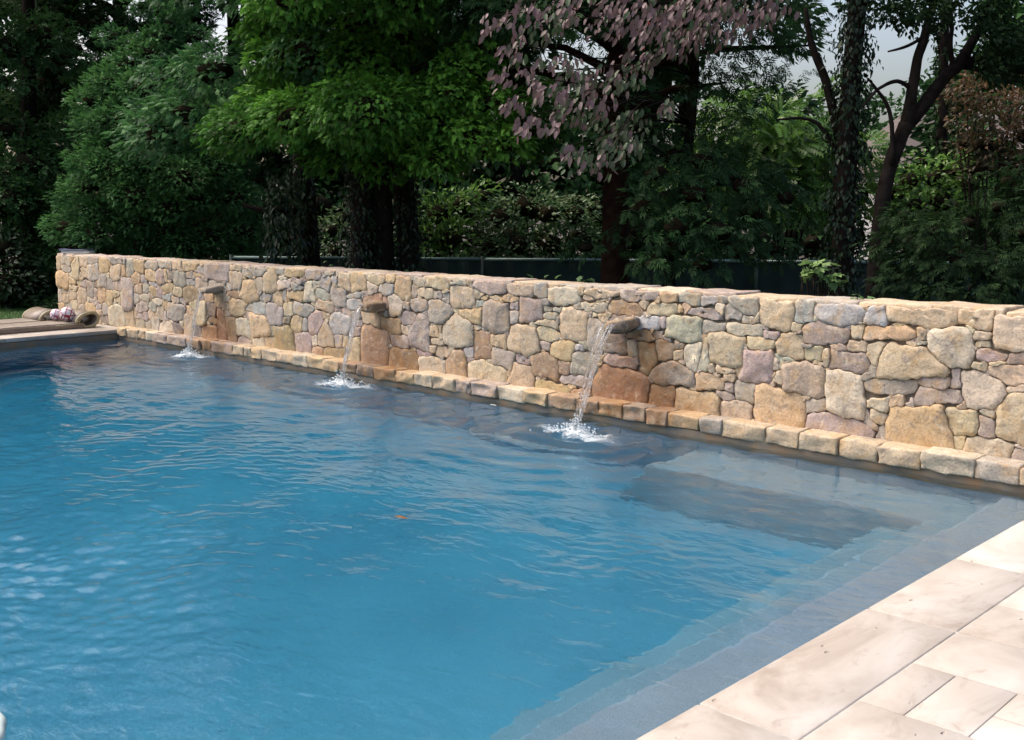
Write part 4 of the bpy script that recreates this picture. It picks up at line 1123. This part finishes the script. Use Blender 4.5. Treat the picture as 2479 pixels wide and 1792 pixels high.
# ================================================================== TREES
# big bright-green cypress over the middle of the wall, three ivy-clad stems
ex = cl_px([(700, 150, 95, 0, .15), (640, 250, 70, 0, .2), (760, 300, 90, -.2, .1), (880, 160, 110, -.3, .15), (850, 60, 110, -.2, .1), (990, 240, 90, -.6, .15),
            (1080, 300, 80, -1.0, .2), (1150, 330, 75, -1.2, .25), (1010, 340, 80, -.8, .2), (1130, 180, 80, -1.0, .15), (880, 330, 85, -.3, .1), (800, 380, 70, -.1, 0),
            (930, 400, 70, -.2, .05), (1060, 390, 70, -1.0, .15), (1180, 120, 75, -1.1, .1), (1090, 230, 75, -1.1, .15), (700, 20, 90, 0, .15), (980, 90, 80, -.2, .1), (1200, 250, 70, -1.2, .15), (1230, 350, 60, -1.3, .2), (650, 80, 70, .2, .1)], 13.4, 0.5)
tree('cypress_tree', 'large bright green cypress over the middle of the wall with ivy-clad stems', 'tree', gz(925, 13.9), 9.6, 1.95, 2.6, 84, 1150, 0.088, SPR, 'cyp', 21,
     (0.42, 0.66), lambda t: (1-0.8*t)**0.6, 0.17, n_trunks=1, extra=ex, tone=0.5, droop=0.35)
r0 = [o for o in COL.objects if o.name.startswith('cypress_tree')][0]
for k, px in enumerate((868, 985)):
    b0 = gz(px, 13.7+0.2*k); P = trunk_path(b0+np.array([0, 0, -.1]), b0+np.array([0.1-0.2*k, 0.1, 3.4]), 0.03, 9, 40+k); rad = np.linspace(0.17, 0.12, 9)
    under(mesh_obj('trunk', *tube(P, rad, 10, True, 0.02, k), M['bark'], None, True), r0)
    ivy_on(P, rad, 0.1, 3.3, 2600, 50+k, r0, 0.06)
# ivy-hung tree to its left
t2, pt = tree('cypress_tree', 'dark cypress with thick ivy on its trunk between the two brighter cypresses', 'tree', gz(752, 15.2), 10.5, 2.0, 2.6, 90, 480, 0.11, SPR, 'cyp_b', 22,
     (0.4, 0.65), lambda t: (1-0.85*t)**0.6, 0.17, tone=0.32, droop=0.3, gaps=((535, 70, 22),))
ivy_on(*pt[0], 0.1, 3.2, 1100, 60, t2, 0.085)
b0 = gz(672, 14.9); P = trunk_path(b0, b0+np.array([0.15, 0.1, 2.3]), 0.05, 7, 61); ivy_on(P, np.linspace(0.28, 0.12, 7), 0.1, 2.3, 1500, 62, t2, 0.09, 'ivy', 0.10)
b0 = at(640, 500, 14.9); b1 = at(850, 480, 14.6)
under(mesh_obj('branch', *tube(np.array([at(760, 520, 15.1), at(700, 505, 14.9), at(640, 512, 14.8), at(585, 495, 14.7)]), [0.07, 0.06, 0.05, 0.02], 7), M['bark'], None, True), t2)
# mid-green cypress at the left, lit in front of the dark ones
ex = cl_px([(365, 130, 50, 0, .1), (310, 160, 55, 0, .15), (270, 200, 60, 0, .1), (220, 245, 50, 0, .15), (350, 215, 70, -.3, .1), (440, 215, 65, -.2, .1), (500, 190, 55, 0, .1),
            (230, 310, 55, 0, .05), (300, 290, 70, -.3, .1), (420, 270, 65, -.3, .1), (540, 230, 60, 0, .05), (520, 300, 70, 0, -.05), (600, 330, 60, .3, -.05), (220, 385, 55, 0, .1),
            (215, 455, 60, 0, .2), (280, 410, 70, -.3, .15), (360, 400, 75, -.4, .1), (330, 470, 70, -.4, .1), (440, 430, 75, -.4, .2), (520, 410, 65, -.2, .2), (410, 500, 65, -.3, .05),
            (230, 515, 50, 0, .05), (270, 365, 60, -.2, .1), (480, 480, 60, -.2, 0), (560, 480, 70, 0, -.1), (400, 560, 70, -.1, -.2), (500, 570, 75, 0, -.25), (590, 560, 60, .1, -.25), (350, 590, 60, .1, -.25), (440, 600, 70, 0, -.3)], 18.0, 0.48)
tree('cypress_tree', 'mid-green bushy cypress standing in front of the dark trees at the far wall end', 'tree', gz(400, 19.0), 5.2, 1.6, 0.6, 60, 950, 0.082, SPR_F, 'cyp_b', 23,
     (0.35, 0.5), DOME, 0.13, extra=ex, tone=0.3, droop=-0.1)
# dark evergreens at the left
tree('evergreen_tree', 'tall dark evergreen filling the left edge behind the lawn', 'tree', gz(70, 21.5), 12, 2.6, 0.2, 205, 249, 0.155, SPR_D, 'dark', 24, (0.45, 0.75), lambda t: (1-0.85*t)**0.7, 0.22, tone=0.62, droop=-0.05, extra=cl_px([(200, 60, 70, 0, 0), (240, 110, 70, .3, 0), (170, 120, 70, 0, 0), (150, 40, 70, .2, 0), (230, 30, 60, .4, 0)], 21.5, 0.5))
tree('evergreen_tree', 'tall dark evergreen behind the mid-green cypress', 'tree', gz(300, 23.5), 13, 2.3, 0.2, 220, 233, 0.155, SPR_D, 'dark', 25, (0.45, 0.75), lambda t: (1-0.8*t)**0.7, 0.22, tone=0.55, gaps=((535, 60, 24),), droop=-0.05)
tree('evergreen_tree', 'dark evergreen beside the small sky gap, right of the mid-green cypress', 'tree', gz(600, 24.5), 13, 2.1, 0.2, 200, 216, 0.155, SPR_D, 'dark', 26, (0.45, 0.75), lambda t: (1-0.7*t)**0.7, 0.22, tone=0.45, gaps=((535, 75, 24),))
# red-barked cedar with dark boughs behind the dogwood
ex = cl_px([(1560, 300, 90, .4, 0), (1640, 380, 100, .3, 0), (1730, 330, 80, .5, .05), (1760, 430, 90, .2, 0), (1620, 480, 90, .2, -.05), (1700, 540, 90, 0, -.05), (1560, 560, 80, .1, -.1), (1820, 520, 80, -.1, 0),
            (1640, 600, 80, -.1, -.1), (1780, 600, 70, -.2, -.05), (1860, 600, 60, -.3, 0), (1590, 420, 70, -1.0, -.05), (1680, 470, 75, -1.1, 0), (1640, 550, 80, -1.2, -.05), (1740, 560, 80, -1.3, 0), (1560, 500, 60, -.9, -.1), (1800, 450, 70, -1.0, 0), (1700, 390, 70, -.8, 0), (1590, 640, 60, -1.2, -.1), (1700, 640, 60, -1.3, -.1), (1760, 200, 60, .2, 0), (1800, 260, 60, .2, 0), (1720, 150, 60, .1, 0), (1840, 180, 45, .3, 0), (1700, 230, 60, 0, 0), (1850, 90, 60, .2, 0), (1790, 110, 50, .5, 0), (1850, 150, 45, .6, 0), (1900, 100, 50, .6, 0), (1930, 170, 40, .7, 0), (1880, 215, 40, .6, 0), (1970, 110, 35, .7, 0), (1820, 40, 60, .4, 0), (1920, 40, 55, .5, 0), (1420, 600, 45, 0, -.1), (1900, 480, 55, 0, 0), (1860, 420, 50, .2, 0)], 12.6, 0.4)
tree('cedar_tree', 'dark cedar with red-brown trunk standing behind the mauve-leaved dogwood', 'tree', gz(1495, 13.3), 10.5, 1.8, 3.0, 130, 185, 0.165, HEM, 'dark', 27, (0.45, 0.75), lambda t: (1-0.75*t)**0.6, 0.19, 'bark_r', tone=0.42, droop=0.4, extra=ex,
     gaps=((1810, 140, 26), (1425, 158, 16)))
# ivy-clad trunk at the right, crown high
t3, pt = tree('ivy_clad_tree', 'tall straight tree with ivy-clad trunk near the right end of the wall', 'tree', gz(2052, 10.9), 11.5, 2.5, 4.0, 80, 230, 0.12, LEAF2, 'hem', 28, (0.4, 0.7), OVAL, 0.135, tone=0.4,
     gaps=((2150, 120, 100), (2250, 60, 40), (1960, 200, 30)))
ivy_on(*pt[0], 0.1, 4.6, 7500, 64, t3, 0.062, 'ivy', 0.06)
for pth, rd in (([(2030, 330), (2000, 200), (1965, 110), (1950, 20)], (0.05, 0.045, 0.035, 0.02)), ([(2060, 440), (1980, 300), (1880, 290)], (0.03, 0.02, 0.01))):
    under(mesh_obj('branch', *tube(*spline([at(x, y, 10.8) for x, y in pth], rd), 7), M['bark'], None, True), t3)
# leaning forked tree
b0 = gz(2118, 10.4)
t4 = empty('forked_tree', b0, 'leaning dark tree that forks against the bright sky on the right', 'tree')
dp = 10.4
tr = np.array([b0+np.array([0, 0, -.1]), at(2128, 560, dp), at(2150, 420, dp), at(2195, 300, dp)])
under(mesh_obj('trunk', *tube(*spline(tr, [0.09, 0.076, 0.07, 0.074], 6), 10, True, 0.010, 3), M['bark'], None, True), t4)
for pth, rd in (([(2195, 303), (2208, 223), (2219, 155), (2239, 86), (2260, 0), (2275, -80)], (0.07, 0.055, 0.05, 0.045, 0.035, 0.02)),
                ([(2195, 303), (2236, 255), (2284, 190), (2318, 158), (2346, 113), (2380, 50), (2410, -40)], (0.07, 0.066, 0.06, 0.058, 0.05, 0.042, 0.028)),
                ([(2310, 165), (2346, 148), (2404, 146), (2479, 163), (2540, 160)], (0.06, 0.05, 0.04, 0.035, 0.03)),
                ([(2330, 160), (2400, 175), (2440, 195), (2500, 200)], (0.03, 0.022, 0.018, 0.012)),
                ([(2210, 215), (2172, 196), (2128, 214), (2088, 258)], (0.024, 0.02, 0.016, 0.01)),
                ([(2160, 400), (2158, 300), (2140, 240), (2100, 190)], (0.026, 0.022, 0.018, 0.01)),
                ([(2239, 86), (2200, 110), (2150, 125)], (0.02, 0.016, 0.008)),
                ([(2310, 165), (2300, 110), (2305, 60), (2290, 0)], (0.03, 0.025, 0.02, 0.012)),
                ([(2380, 60), (2420, 90), (2479, 110)], (0.025, 0.02, 0.012))):
    under(mesh_obj('limb', *tube(*spline([at(x, y, dp+0.002*(x-2195)) for x, y in pth], rd), 8, True, 0.007, 5), M['bark'], None, True), t4)
r_ = np.random.RandomState(31)
cl = []
for k in range(170):
    x, y = r_.uniform(2130, 2560), r_.uniform(-260, 130)
    if r_.rand() < 0.25: x = r_.uniform(2380, 2520); y = r_.uniform(60, 190)
    if any(math.hypot(x-g[0], y-g[1]) < g[2] for g in ((2150, 130, 85), (2300, 105, 40), (2310, 30, 16), (2360, 90, 12), (2440, 70, 16), (2280, 100, 35))): continue
    d_p = dp+r_.uniform(-0.6, 1.0); cl.append((at(x, y, d_p), r_.uniform(0.10, 0.19), r_.uniform(0.2, 0.6)))
P, D, U, Sz, tn = clump_leaves(cl, 1500, 0.06, LEAF2, r_, 0.7, 0.8, 0.3, axis=b0, inner=0.5)
V, T, tn = scatter(P, D, U, Sz, LEAF2, tn, r_); under(tri_obj('crown', V, T, M['hem'], tone=tn), t4)

# dogwood with mauve autumn leaves: tiers of hanging leaves on thin twigs
dgb = gz(1610, 13.2)
dog = empty('dogwood_tree', dgb, 'dogwood with drooping mauve and green leaves hanging over the wall', 'tree')
top = at(1660, -60, 12.4)
P = trunk_path(dgb+np.array([0, 0, -.1]), top, 0.08, 9, 77)
under(mesh_obj('trunk', *tube(P, np.linspace(0.085, 0.05, 9), 9, True, 0.006, 2), M['bark'], None, True), dog)
TI = [(270, 170, 130, 60, .9), (560, 255, 120, 50, .45), (760, 70, 170, 60, .85), (400, 400, 120, 60, .7), (430, 600, 190, 80, .95), (700, 700, 130, 75, .85), (420, 820, 100, 45, .95),
      (600, 960, 200, 75, .95), (1000, 780, 200, 80, .75), (1130, 950, 170, 90, .2), (990, 1270, 200, 80, .4), (1250, 1080, 170, 80, .1), (1370, 960, 130, 90, .12), (1610, 860, 70, 50, .25),
      (1100, 600, 180, 80, .6), (1360, 470, 170, 80, .7), (1280, 640, 130, 70, .35), (1130, 190, 150, 80, .9), (1400, 130, 180, 80, .9), (1660, 150, 180, 90, .9), (1800, 300, 140, 90, .6), (1780, 50, 160, 70, .9),
      (480, 60, 140, 45, .8), (1560, 420, 110, 60, .6), (760, 500, 160, 60, .6), (900, 620, 150, 70, .45), (720, 200, 90, 60, .35), (2050, 90, 180, 80, .8), (2200, 220, 90, 70, .75), (2330, 80, 130, 80, .8),
      (1950, 200, 140, 90, .7), (850, 900, 140, 80, .3), (1500, 260, 160, 70, .8), (1000, 10, 240, 60, .8), (1350, -10, 260, 70, .8), (1200, 1180, 120, 60, .25), (1680, 340, 120, 70, .45), (880, 1200, 90, 60, .5), (2470, 60, 130, 70, .8), (2250, -10, 200, 60, .8), (1900, -20, 200, 60, .85)]
r_ = np.random.RandomState(99)
mb = MB(); LP, LD, LU, LS, LT = [], [], [], [], []
for k, (zx, zy, hw_, hh_, purple) in enumerate(TI):
    px_, py_ = 1120+zx*.30515, zy*.30515; dpt = 10.1+0.4*math.sin(k*2.3)+(0.3 if zx > 1300 else 0)
    c = at(px_, py_, dpt); wx = hw_*.30515*dpt/FPX; wz_ = hh_*.30515*dpt/FPX
    s = P[min(8, max(3, int(8*(c[2]+0.5)/max(top[2], 1))))]
    q1 = s*0.7+c*0.3+np.array([0, 0, 0.16])+r_.normal(0, .06, 3); q2 = s*0.35+c*0.65+np.array([0, 0, 0.14])+r_.normal(0, .08, 3)
    mb.add(tube(*spline([s, q1, q2, c+np.array([0, 0, wz_*0.8]), c-CR*wx*0.7], [0.014, 0.010, 0.007, 0.004, 0.002], 4), 5))
    nl = int(12+hw_*hh_/430)
    for j in range(nl):
        u, v, dd = r_.uniform(-1, 1), r_.uniform(-1, 1), r_.uniform(-0.35, 0.35)
        p = c+CR*u*wx+np.array([0, 0, 1.0])*(v*wz_-0.35*wx*abs(u)**1.5+0.02)+CF*dd*np.array([1, 1, 0])
        LP.append(p); LD.append(np.array([0, 0, -1.0])+CR*(-0.35+0.25*u)+r_.normal(0, 0.30, 3)-CF*0.25); LU.append(-CF+np.array([0, 0, 0.7])+r_.normal(0, 0.55, 3))
        LS.append(r_.uniform(0.06, 0.118)); LT.append(float(np.clip((0.82 if r_.rand() < purple else 0.12)+r_.normal(0, 0.13), 0.02, 0.98)))
under(mb.build('twigs', M['bark'], None, True), dog)
order = np.argsort([p @ CF for p in LP]); near = order[:296]; rest = order[296:]
tv, tt = leaf_tpl(0.42, 0.10, 0.22)
pool_m = []
for q in np.linspace(0.02, 0.98, 12):
    me = bpy.data.meshes.new('leaf'); me.from_pydata([tuple(v) for v in tv], [], [tuple(int(i) for i in t) for t in tt]); me.materials.append(M['dog'])
    at_ = me.attributes.new('tone', 'FLOAT', 'POINT'); at_.data.foreach_set('value', [q]*len(tv)); me.polygons.foreach_set('use_smooth', [True]*len(me.polygons)); pool_m.append(me)
for i in near:
    D_ = unit(LD[i]); U_ = unit(LU[i]-(LU[i] @ D_)*D_); W_ = np.cross(U_, D_)
    o = bpy.data.objects.new('leaf', pool_m[int(round((LT[i]-0.02)/0.96*11))]); COL.objects.link(o)
    mm = Matrix.Identity(4)
    for a in range(3): mm[a][0], mm[a][1], mm[a][2], mm[a][3] = D_[a]*LS[i], W_[a]*LS[i], U_[a]*LS[i], LP[i][a]
    o.parent = dog; o.matrix_parent_inverse = Matrix.Translation(dog.location).inverted(); o.matrix_basis = mm
rest = list(rest)
V, T, tn = scatter(np.array(LP)[rest], np.array(LD)[rest], np.array(LU)[rest], np.array(LS)[rest], [(tv, tt)], np.array(LT)[rest], r_)
o = under(tri_obj('crown', V, T, M['dog'], tone=tn, smooth=True), dog); o['kind'] = 'stuff'
for (zx, zy) in ((1432, 385), (1355, 430), (890, 75), (1475, 190)):
    q = at(1120+zx*.30515, zy*.30515, 10.6)
    V, F = rbox(0.03, 0.03, 0.035, 0.014, (1, 1, 1)); o = mesh_obj('berry', V, F, simple('red_berry', (0.5, 0.02, 0.015), 0.3) if 'berry' not in M else M['berry'], None, True); M['berry'] = o.data.materials[0]; o.location = q; under(o, dog)

# shrubs beyond the fence and other plants
def shrub(name, label, rows, depth, n_per, size, tpls, mat, seed, tone=0.5, cat='shrub', flat=0.85, droop=0.0, up=0.7, jit=0.6, group=None, inner=0.25):
    r = np.random.RandomState(seed)
    cl = cl_px(rows, depth, tone)
    cx = np.mean([c[0] for c in cl], axis=0)
    root = empty(name, (cx[0], cx[1], 0.06), label, cat, group)
    mb = MB()
    for (c, rc_, tn) in cl:
        b0 = np.array([cx[0]+r.normal(0, .08), cx[1]+r.normal(0, .08), 0.0])
        under(mesh_obj('stem', *tube(np.array([b0, (b0+c)/2+r.normal(0, .05, 3), c]), [0.025, 0.018, 0.008], 5), M['bark'], None, True), root)
    P, D, U, Sz, tn = clump_leaves(cl, n_per, size, tpls, r, flat, up, droop, jit, inner, axis=cx)
    V, T, tn = scatter(P, D, U, Sz, tpls, tn, r)
    under(tri_obj('foliage', V, T, M[mat], tone=tn), root)
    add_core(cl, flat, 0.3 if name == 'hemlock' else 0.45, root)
    return root
shrub('shrub', 'yellow-green shrub rising above the fence right of the ivy-clad stems', [(1060, 520, 60, 0, 0), (1120, 500, 55, .2, .1), (1030, 570, 50, 0, 0), (1090, 580, 60, 0, 0), (1170, 480, 50, .4, .1), (1010, 490, 40, .3, .1), (1060, 640, 60, 0, -.2)], 16.6, 520, 0.095, LEAF2, 'broad', 201, 0.45)
shrub('shrub', 'pale variegated shrub above the fence under the dogwood boughs', [(1210, 530, 60, 0, 0), (1270, 500, 65, .2, .1), (1330, 520, 60, 0, .1), (1390, 520, 55, 0, .15), (1250, 590, 60, 0, -.1), (1330, 590, 60, 0, -.1), (1410, 580, 50, 0, 0), (1190, 600, 50, 0, -.1), (1440, 500, 40, .2, .2), (1300, 650, 60, 0, -.2)], 16.8, 620, 0.075, LEAF2, 'varieg', 202, 0.55)
shrub('shrub', 'small bright shrub glimpsed between the ivy-clad stems', [(800, 560, 40, 0, .1), (830, 530, 35, .2, .2), (810, 610, 40, 0, 0), (925, 560, 40, .3, .2), (930, 600, 40, .3, .1)], 17.0, 520, 0.08, LEAF2, 'varieg', 203, 0.5)
shrub('sumac_tree', 'bright feathery-leaved small tree behind the dark cedar boughs', [(1790, 290, 55, 0, .1), (1850, 250, 60, .3, .15), (1900, 320, 65, 0, .1), (1960, 260, 50, .3, .2), (1940, 380, 65, 0, .05), (1850, 370, 60, 0, .05), (1990, 340, 50, .2, .1), (1900, 450, 60, 0, 0), (1960, 480, 55, 0, 0), (1800, 400, 60, .3, .1), (2090, 380, 50, .3, .1), (2080, 470, 50, .2, 0), (1720, 310, 50, .4, .1), (1680, 420, 50, .5, 0), (1730, 500, 45, .5, 0)], 15.6, 150, 0.34, FROND, 'broad', 204, 0.45, 'tree', 0.9, 0.3, 1.0, 0.5)
shrub('shrub', 'light green leafy shrub beneath the house roof', [(2200, 440, 50, 0, .1), (2260, 430, 55, 0, .1), (2310, 410, 45, 0, .2), (2210, 500, 55, 0, 0), (2280, 490, 60, 0, 0), (2350, 450, 50, .2, .1), (2230, 395, 35, .2, .25), (2180, 540, 50, 0, -.1), (2270, 560, 60, 0, -.1), (2370, 520, 50, 0, 0), (2170, 470, 40, 0, .2)], 15.4, 480, 0.09, LEAF2, 'broad', 205, 0.5)
rust = shrub('maple_tree', 'rust and olive leaved maple at the right edge', [(2340, 210, 60, 0, .1), (2400, 230, 60, -.2, .15), (2450, 260, 60, -.2, .2), (2360, 290, 60, 0, 0), (2430, 320, 65, 0, .05), (2380, 350, 55, 0, -.05), (2490, 330, 60, 0, 0), (2470, 210, 50, 0, .1), (2440, 400, 60, 0, -.15), (2370, 410, 50, .1, -.25), (2330, 350, 40, .2, -.2), (2500, 420, 70, 0, -.2), (2310, 240, 35, .3, -.1), (2530, 250, 70, 0, .1)], 14.8, 700, 0.07, LEAF2, 'rust', 206, 0.55, 'tree', 0.6, 0.25, 0.9)
t5, pt = tree('ivy_clad_tree', 'slim trunk wrapped in bright ivy in front of the house roof', 'tree', gz(2290, 17), 9.0, 1.2, 5.5, 14, 60, 0.14, LEAF2, 'hem', 33, (0.3, 0.5), OVAL, 0.13, tone=0.4, gaps=((2300, 100, 60),))
ivy_on(*pt[0], 0.1, 5.2, 1500, 65, t5, 0.10, 'hem', 0.05)
shrub('hemlock', 'dark drooping hemlock behind the right end of the wall', [(2190, 520, 55, 0, 0), (2260, 560, 65, -.3, 0), (2340, 540, 70, 0, 0), (2420, 500, 75, 0, 0), (2480, 560, 80, -.2, 0), (2150, 590, 55, 0, -.1), (2230, 640, 65, -.2, -.1), (2320, 630, 70, -.3, -.1), (2410, 640, 80, -.4, -.1), (2480, 680, 80, -.5, -.15), (2180, 680, 55, -.2, -.2), (2280, 710, 60, -.4, -.2), (2380, 720, 70, -.5, -.2), (2440, 440, 60, .2, .1), (2520, 460, 80, 0, 0)], 9.2, 950, 0.11, HEM, 'hem', 207, 0.5, 'tree', 0.6, 0.5, 1.0, 0.4)
shrub('laurel_shrub', 'blue-green broad-leaved shrub at the left edge near the lawn', [(10, 600, 50, 0, .1), (40, 640, 50, 0, 0), (-30, 640, 60, 0, 0), (15, 690, 55, -.2, -.1), (70, 690, 45, 0, -.1), (-40, 710, 60, 0, -.1)], 19.0, 420, 0.12, LEAF2, 'ivy', 208, 0.75)
shrub('laurel_shrub', 'sunlit spray of leaves at the extreme left edge halfway up', [(-10, 290, 45, 0, .3), (-25, 340, 50, 0, .2), (5, 250, 30, 0, .3), (-40, 250, 50, 0, .1)], 20.0, 400, 0.12, LEAF2, 'pale', 209, 0.3)
# backdrop trees beyond the fence
far = [(900, 27, 12, 3.6, 'dark broad-crowned tree far behind the big cypress'), (1250, 24, 12.5, 3.4, 'dark tree beyond the fence behind the variegated shrub'), (1640, 25, 12, 3.2, 'dark tree beyond the fence behind the cedar boughs'),
       (-180, 26, 13, 3.4, 'dark tree rising at the far left beyond the lawn'), (2560, 22, 6.2, 2.6, 'dark rounded tree beyond the maple at the right edge'), (2200, 40, 6.6, 3.6, 'low dark tree showing beside the house roof below the bright sky')]
for k, (px, d_, h_, R__, lbl) in enumerate(far):
    tree('broadleaf_tree', lbl, 'tree', gz(px, d_), h_, R__, 0.2, 170, 75, 0.24, LEAF2, 'dark', 340+k, (0.7, 1.1), lambda t: (1-0.75*t*t)**0.6, 0.25, tone=0.5, gaps=((530, 70, 26), (1425, 158, 20), (1810, 150, 40), (2150, 110, 95), (1960, 170, 30), (2300, 60, 60)), limbs=8)
hr = np.random.RandomState(71)
rows = [(x+hr.uniform(-20, 20), y+hr.uniform(-12, 12), hr.uniform(46, 66), hr.uniform(-.5, .5), hr.uniform(-.1, .1)) for x in range(640, 2560, 75) for y in (505, 580, 650)]
shrub('hedge', 'dark continuous hedge running behind the fence and shrubs', rows, 20.0, 95, 0.16, LEAF2, 'dark', 210, 0.4, 'hedge')
# pale lobed leaves over the wall top
def lobed(n=5):
    V = [(0, 0, 0)]; T = []
    for k in range(2*n+1):
        a = -1.25+2.5*k/(2*n); rr2 = (1.0 if k % 2 == 0 else 0.62)*(1-0.22*abs(a)); V.append((0.15+rr2*math.cos(a), rr2*math.sin(a)*0.85, 0.10*math.cos(3*a)-0.12*rr2))
    T = [(0, k, k+1) for k in range(1, 2*n+1)]
    return np.array(V), T
lv, lt = lobed()
lob_m = []
for q in (0.15, 0.35, 0.6, 0.85):
    me = bpy.data.meshes.new('leaf'); me.from_pydata([tuple(v) for v in lv], [], lt); me.materials.append(M['pale'])
    a_ = me.attributes.new('tone', 'FLOAT', 'POINT'); a_.data.foreach_set('value', [q]*len(lv)); lob_m.append(me)
def lobed_plant(name, label, pts, depth, size, seed, tones):
    r = np.random.RandomState(seed)
    c0 = np.mean([at(x, y, depth) for x, y in pts], axis=0)
    root = empty(name, (c0[0], c0[1], 0.06), label, 'plant')
    mb = MB()
    for (x, y) in pts:
        p = at(x, y, depth+r.uniform(-0.12, 0.12)); b0 = np.array([c0[0]+r.normal(0, .05), c0[1]+r.normal(0, .05), 0.0])
        mb.add(tube(np.array([b0, (b0+p)/2+r.normal(0, .03, 3), p]), [0.008, 0.006, 0.004], 5))
        o = bpy.data.objects.new('leaf', lob_m[r.choice(tones)]); COL.objects.link(o)
        D_ = unit(CR*r.normal(0, 0.5)-CF*0.5+np.array([0, 0, -0.25+0.4*r.rand()])); U_ = np.array([0, 0, 1.0])-CF*0.9+r.normal(0, .25, 3); U_ = unit(U_-(U_ @ D_)*D_); W_ = np.cross(U_, D_); s = size*r.uniform(0.7, 1.15)
        mm = Matrix.Identity(4)
        for a in range(3): mm[a][0], mm[a][1], mm[a][2], mm[a][3] = D_[a]*s, W_[a]*s, U_[a]*s, p[a]
        o.parent = root; o.matrix_parent_inverse = Matrix.Translation(root.location).inverted(); o.matrix_basis = mm
    under(mb.build('stems', M['bark'], None, True), root)
lobed_plant('oakleaf_plant', 'light green lobed plant standing just behind the wall before the ivy-clad trunk', [(1960, 640), (1980, 632), (1995, 650), (1945, 652), (2010, 640), (1970, 662), (2000, 668), (2020, 660), (1985, 678), (2030, 690), (1955, 676), (2015, 682), (1975, 645), (1990, 638), (1965, 652), (1940, 662), (1995, 660), (1978, 656), (2005, 676), (2022, 672), (1950, 640), (1968, 634), (1984, 668), (2028, 682)], 8.9, 0.12, 5, [2, 3, 3])
lobed_plant('squash_vine', 'few grey-green lobed leaves peeping over the wall above the middle stones', [(1290, 668), (1318, 668), (1345, 670), (1395, 674), (1418, 678), (1440, 677), (1300, 684), (1330, 690), (1400, 692)], 10.6, 0.085, 6, [0, 0, 1])
lobed_plant('squash_vine', 'single lobed leaf cluster peeping over the wall near the hemlock', [(2075, 712), (2100, 716), (2088, 724), (2060, 720)], 8.0, 0.075, 7, [0, 1])
lobed_plant('squash_vine', 'small lobed leaves peeping over the wall below the ivy-hung trunk', [(990, 655), (1010, 657), (800, 640), (785, 632)], 12.6, 0.075, 8, [0, 1])
# ground cover between wall and fence and along the lawn
r_ = np.random.RandomState(55)
n = 9000
P = np.stack([r_.uniform(-15, 1.5, n), 0.7+r_.uniform(0, 1, n)**1.3*5.5, 0.07+np.abs(r_.normal(0, 0.09, n))], 1)
V, T, tn = scatter(P, r_.normal(0, 1, (n, 3))*np.array([1, 1, .3]), np.array([0, 0, 1.0])+r_.normal(0, .4, (n, 3)), r_.uniform(.06, .13, n), LEAF2, r_.uniform(0, .8, n), r_)
tag(tri_obj('ground_ivy', V, T, M['ivy'], tone=tn), 'low dark ivy covering the ground behind the stone wall', 'ground cover', kind='stuff')
n = 5000
P = np.stack([r_.uniform(-20, -15.3, n), r_.uniform(0.6, 3.2, n), 0.08+np.abs(r_.normal(0, 0.10, n))], 1)
V, T, tn = scatter(P, r_.normal(0, 1, (n, 3))*np.array([1, 1, .3])+np.array([0, 0, .5]), np.array([0, 0, 1.0])+r_.normal(0, .5, (n, 3)), r_.uniform(.08, .16, n), LEAF2, r_.uniform(0.1, .9, n), r_)
tag(tri_obj('border_plants', V, T, M['hem'], tone=tn), 'low leafy border plants between the lawn and the dark evergreens', 'ground cover', kind='stuff')
n = 24000
P = np.stack([r_.uniform(-20, -14.8, n), r_.uniform(-3.5, 1.0, n), np.full(n, 0.085)], 1)
GR = [(np.array([(0, .06, 0), (0, -.06, 0), (1, 0, .25)]), np.array([(0, 1, 2)]))]
V, T, tn = scatter(P, np.array([0, 0, 1.0])+r_.normal(0, .35, (n, 3)), r_.normal(0, 1, (n, 3)), r_.uniform(.03, .06, n), GR, r_.uniform(0, 1, n), r_)
tag(tri_obj('grass', V, T, leaf_mat('grass_blade', (0.03, 0.08, 0.015), (0.045, 0.12, 0.02), (0.08, 0.17, 0.03)), tone=tn), 'mown green grass beyond the far deck', 'grass', kind='stuff')
# floating things
def drift_leaf(px, py, size, col, label):
    q = hit(px, py, 2, 0.0); z = wz(q[0], q[1])
    V = tv*np.array([size, size, size*0.7]); me = bpy.data.meshes.new('fallen_leaf'); me.from_pydata([tuple(v) for v in V], [], [tuple(int(i) for i in t) for t in tt])
    me.materials.append(simple('dry_leaf', col, 0.5, 0.3, 30)); o = link(bpy.data.objects.new('fallen_leaf', me)); o.location = (q[0]-size*.4, q[1]-size*.35, z+0.012); o.rotation_euler = (0.15, 0.05, 0.75)
    return tag(o, label, 'leaf', 'leaves on the water')
drift_leaf(973, 1255, 0.085, (0.22, 0.095, 0.03), 'brown fallen leaf floating alone in mid pool')
drift_leaf(1111, 1063, 0.05, (0.34, 0.20, 0.12), 'tan leaf scrap floating between the middle and near jets')
drift_leaf(1195, 984, 0.07, (0.5, 0.52, 0.5), 'pale leaf floating near the wall foot between the two nearer jets')
# white hose end drifting in at the near left
M['hose'] = simple('pale_hose', (0.45, 0.53, 0.52), 0.4, 0.1)
hz_ = [hit(x, y, 2, 0.01) for x, y in ((-60, 1700), (-5, 1742), (-4, 1765), (-8, 1790), (-40, 1830))]
P, rd = spline(hz_, [0.02]*5, 14); rd = [0.019+0.004*(k % 2) for k in range(len(rd))]
tag(mesh_obj('pool_hose', *tube(P, rd, 10), M['hose'], None, True), 'pale ribbed hose floating at the lower left edge of the pool', 'hose')
